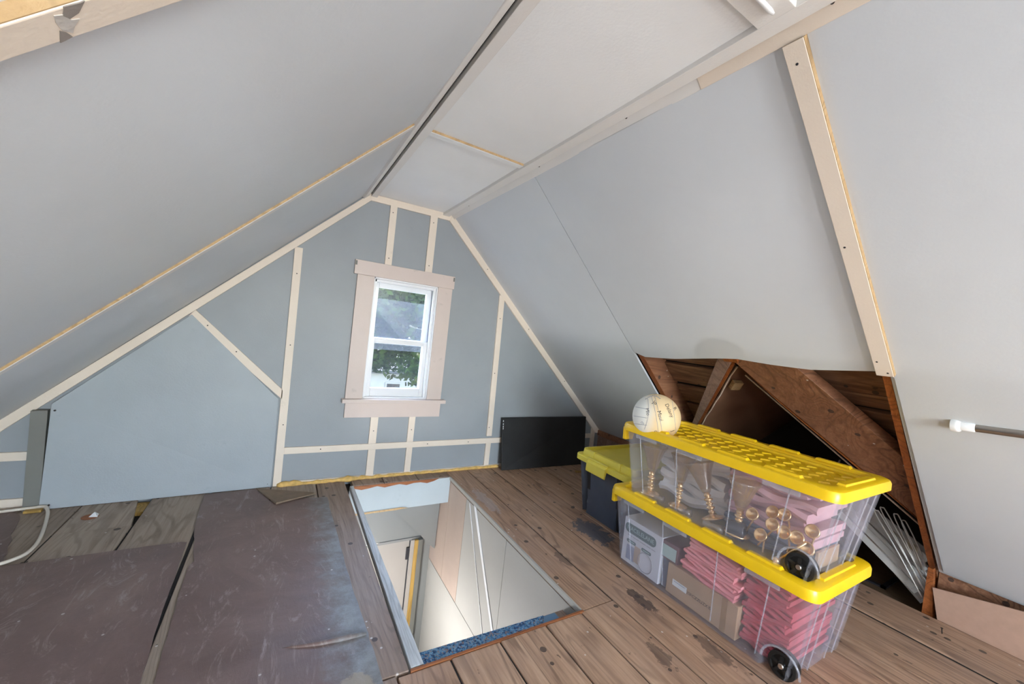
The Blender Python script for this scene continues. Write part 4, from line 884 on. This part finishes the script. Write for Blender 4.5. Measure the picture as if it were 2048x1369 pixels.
m = MB(); m.tube([(2.355,.385,.003),(2.352,.387,.024)], .0017, 6); m.lathe((2.352,.387,.024), [(0,0),(.004,0),(.004,.002),(0,.002)], 8); single(m, 'bent_nail', 'screw', (2.355,.385,0), 'bent nail standing in the floorboard near the hardboard sheet', 'nail')
m = MB(); m.box(2.60,2.80,.62,.64,-.028,-.02); m.box(2.60,2.62,.62,.74,-.028,-.02); single(m, 'metal_bracket', 'ink', (2.7,.66,-.03), 'black flat metal bracket on the boards inside the opening', 'bracket')

# ------------------------------------------------------------------ outdoors
g = MB(); g.box(-40,60,2.9,80,-5.1,-5.0); struct(g, 'ground', 'grass', 'green lawn far below the window', 'ground')
def tree(name, c, rad, n, mat, label, seed, ls=.16, off=(0,0,0)):
    rnd = random.Random(seed); off = Vector(off); t = thing(name, (c[0],c[1],-5.0), label, 'tree')
    m = MB(); m.tube([(c[0],c[1],-5),(c[0]+.1,c[1],-2.5),(c[0]-.05,c[1]+.1,c[2]-rad*.3),(c[0],c[1],c[2]+rad*.3)], [.28,.22,.16,.05], 8); m.build('trunk', 'bark', t, smooth=True)
    for k in range(6):
        a = k*1.05; e = Vector((math.cos(a),math.sin(a),.5))*rad*.75; m = MB(); m.tube([(c[0],c[1],c[2]-rad*.5), Vector(c)+e*.5, Vector(c)+e], [.09,.05,.02], 6); m.build('branch', 'bark', t)
    m = MB()
    blobs = [(Vector((rnd.gauss(0,.5),rnd.gauss(0,.5),rnd.gauss(0,.45)))*rad*.75, rad*rnd.uniform(.28,.45)) for _ in range(26)]
    for i in range(n):
        bc, br = blobs[i % len(blobs)]; d = Vector((rnd.gauss(0,1),rnd.gauss(0,1),rnd.gauss(0,1))).normalized()
        p = Vector(c)+off+bc+d*br*rnd.uniform(.6,1); u = Vector((rnd.gauss(0,1),rnd.gauss(0,1),rnd.gauss(0,.6))).normalized(); v = u.cross(d+Vector((0,0,.3))).normalized(); s_ = ls*rnd.uniform(.6,1.2)
        m.add([p-u*s_, p+v*s_*.5, p+u*s_, p-v*s_*.5], [(0,1,2,3)])
    m.build('foliage', mat, t, kind='stuff'); return t
tree('broadleaf_tree', (4.5,11.2,2.0), 2.6, 22000, 'leaf_green', 'large leafy green tree filling the upper window pane', 1, .12, (-1.4,0,-.1))
tree('broadleaf_tree', (2.2,26,2.0), 6.5, 16000, 'leaf_dark', 'tall dark green tree behind the neighbouring house', 6, .42, (2,0,0))
tree('broadleaf_tree', (10.4,12.5,.6), 2.6, 4200, 'leaf_green', 'broad green tree to the right outside the window', 2)
tree('broadleaf_tree', (-3.2,12.0,.5), 2.6, 3600, 'leaf_dark', 'dark green tree to the left outside the window', 3)
tree('broadleaf_tree', (3.0,7.9,-2.6), 1.2, 4200, 'leaf_dark', 'low green bushy tree outside the lower window pane', 4, .08)
hs = thing('neighbour_house', (2.6,17,-5), 'white neighbouring house with grey roof seen through the lower window pane', 'house')
m = MB(); m.box(.2,6.2,15,19,-5,-1.0); m.build('wall', 'siding', hs)
m = MB(); m.prism([(-.1,14.7,-1.0),(6.5,14.7,-1.0),(6.5,17,.6),(-.1,17,.6)], (0,.0,.12)); m.prism([(-.1,19.3,-1.0),(6.5,19.3,-1.0),(6.5,17,.6),(-.1,17,.6)], (0,0,.12)); m.build('roof', 'shingle', hs)
for x in (.9,2.2,3.5,4.8):
    for z in (-2.3,-4.2):
        m = MB(); m.box(x,x+.6,14.96,15.0,z,z+.95); wn_ = m.build('window', 'siding', hs)
        m = MB(); m.box(x+.06,x+.54,14.94,14.96,z+.06,z+.89); m.build('pane', 'far_window', wn_)
for o in bpy.data.objects:
    if '_o' in o: del o['_o']
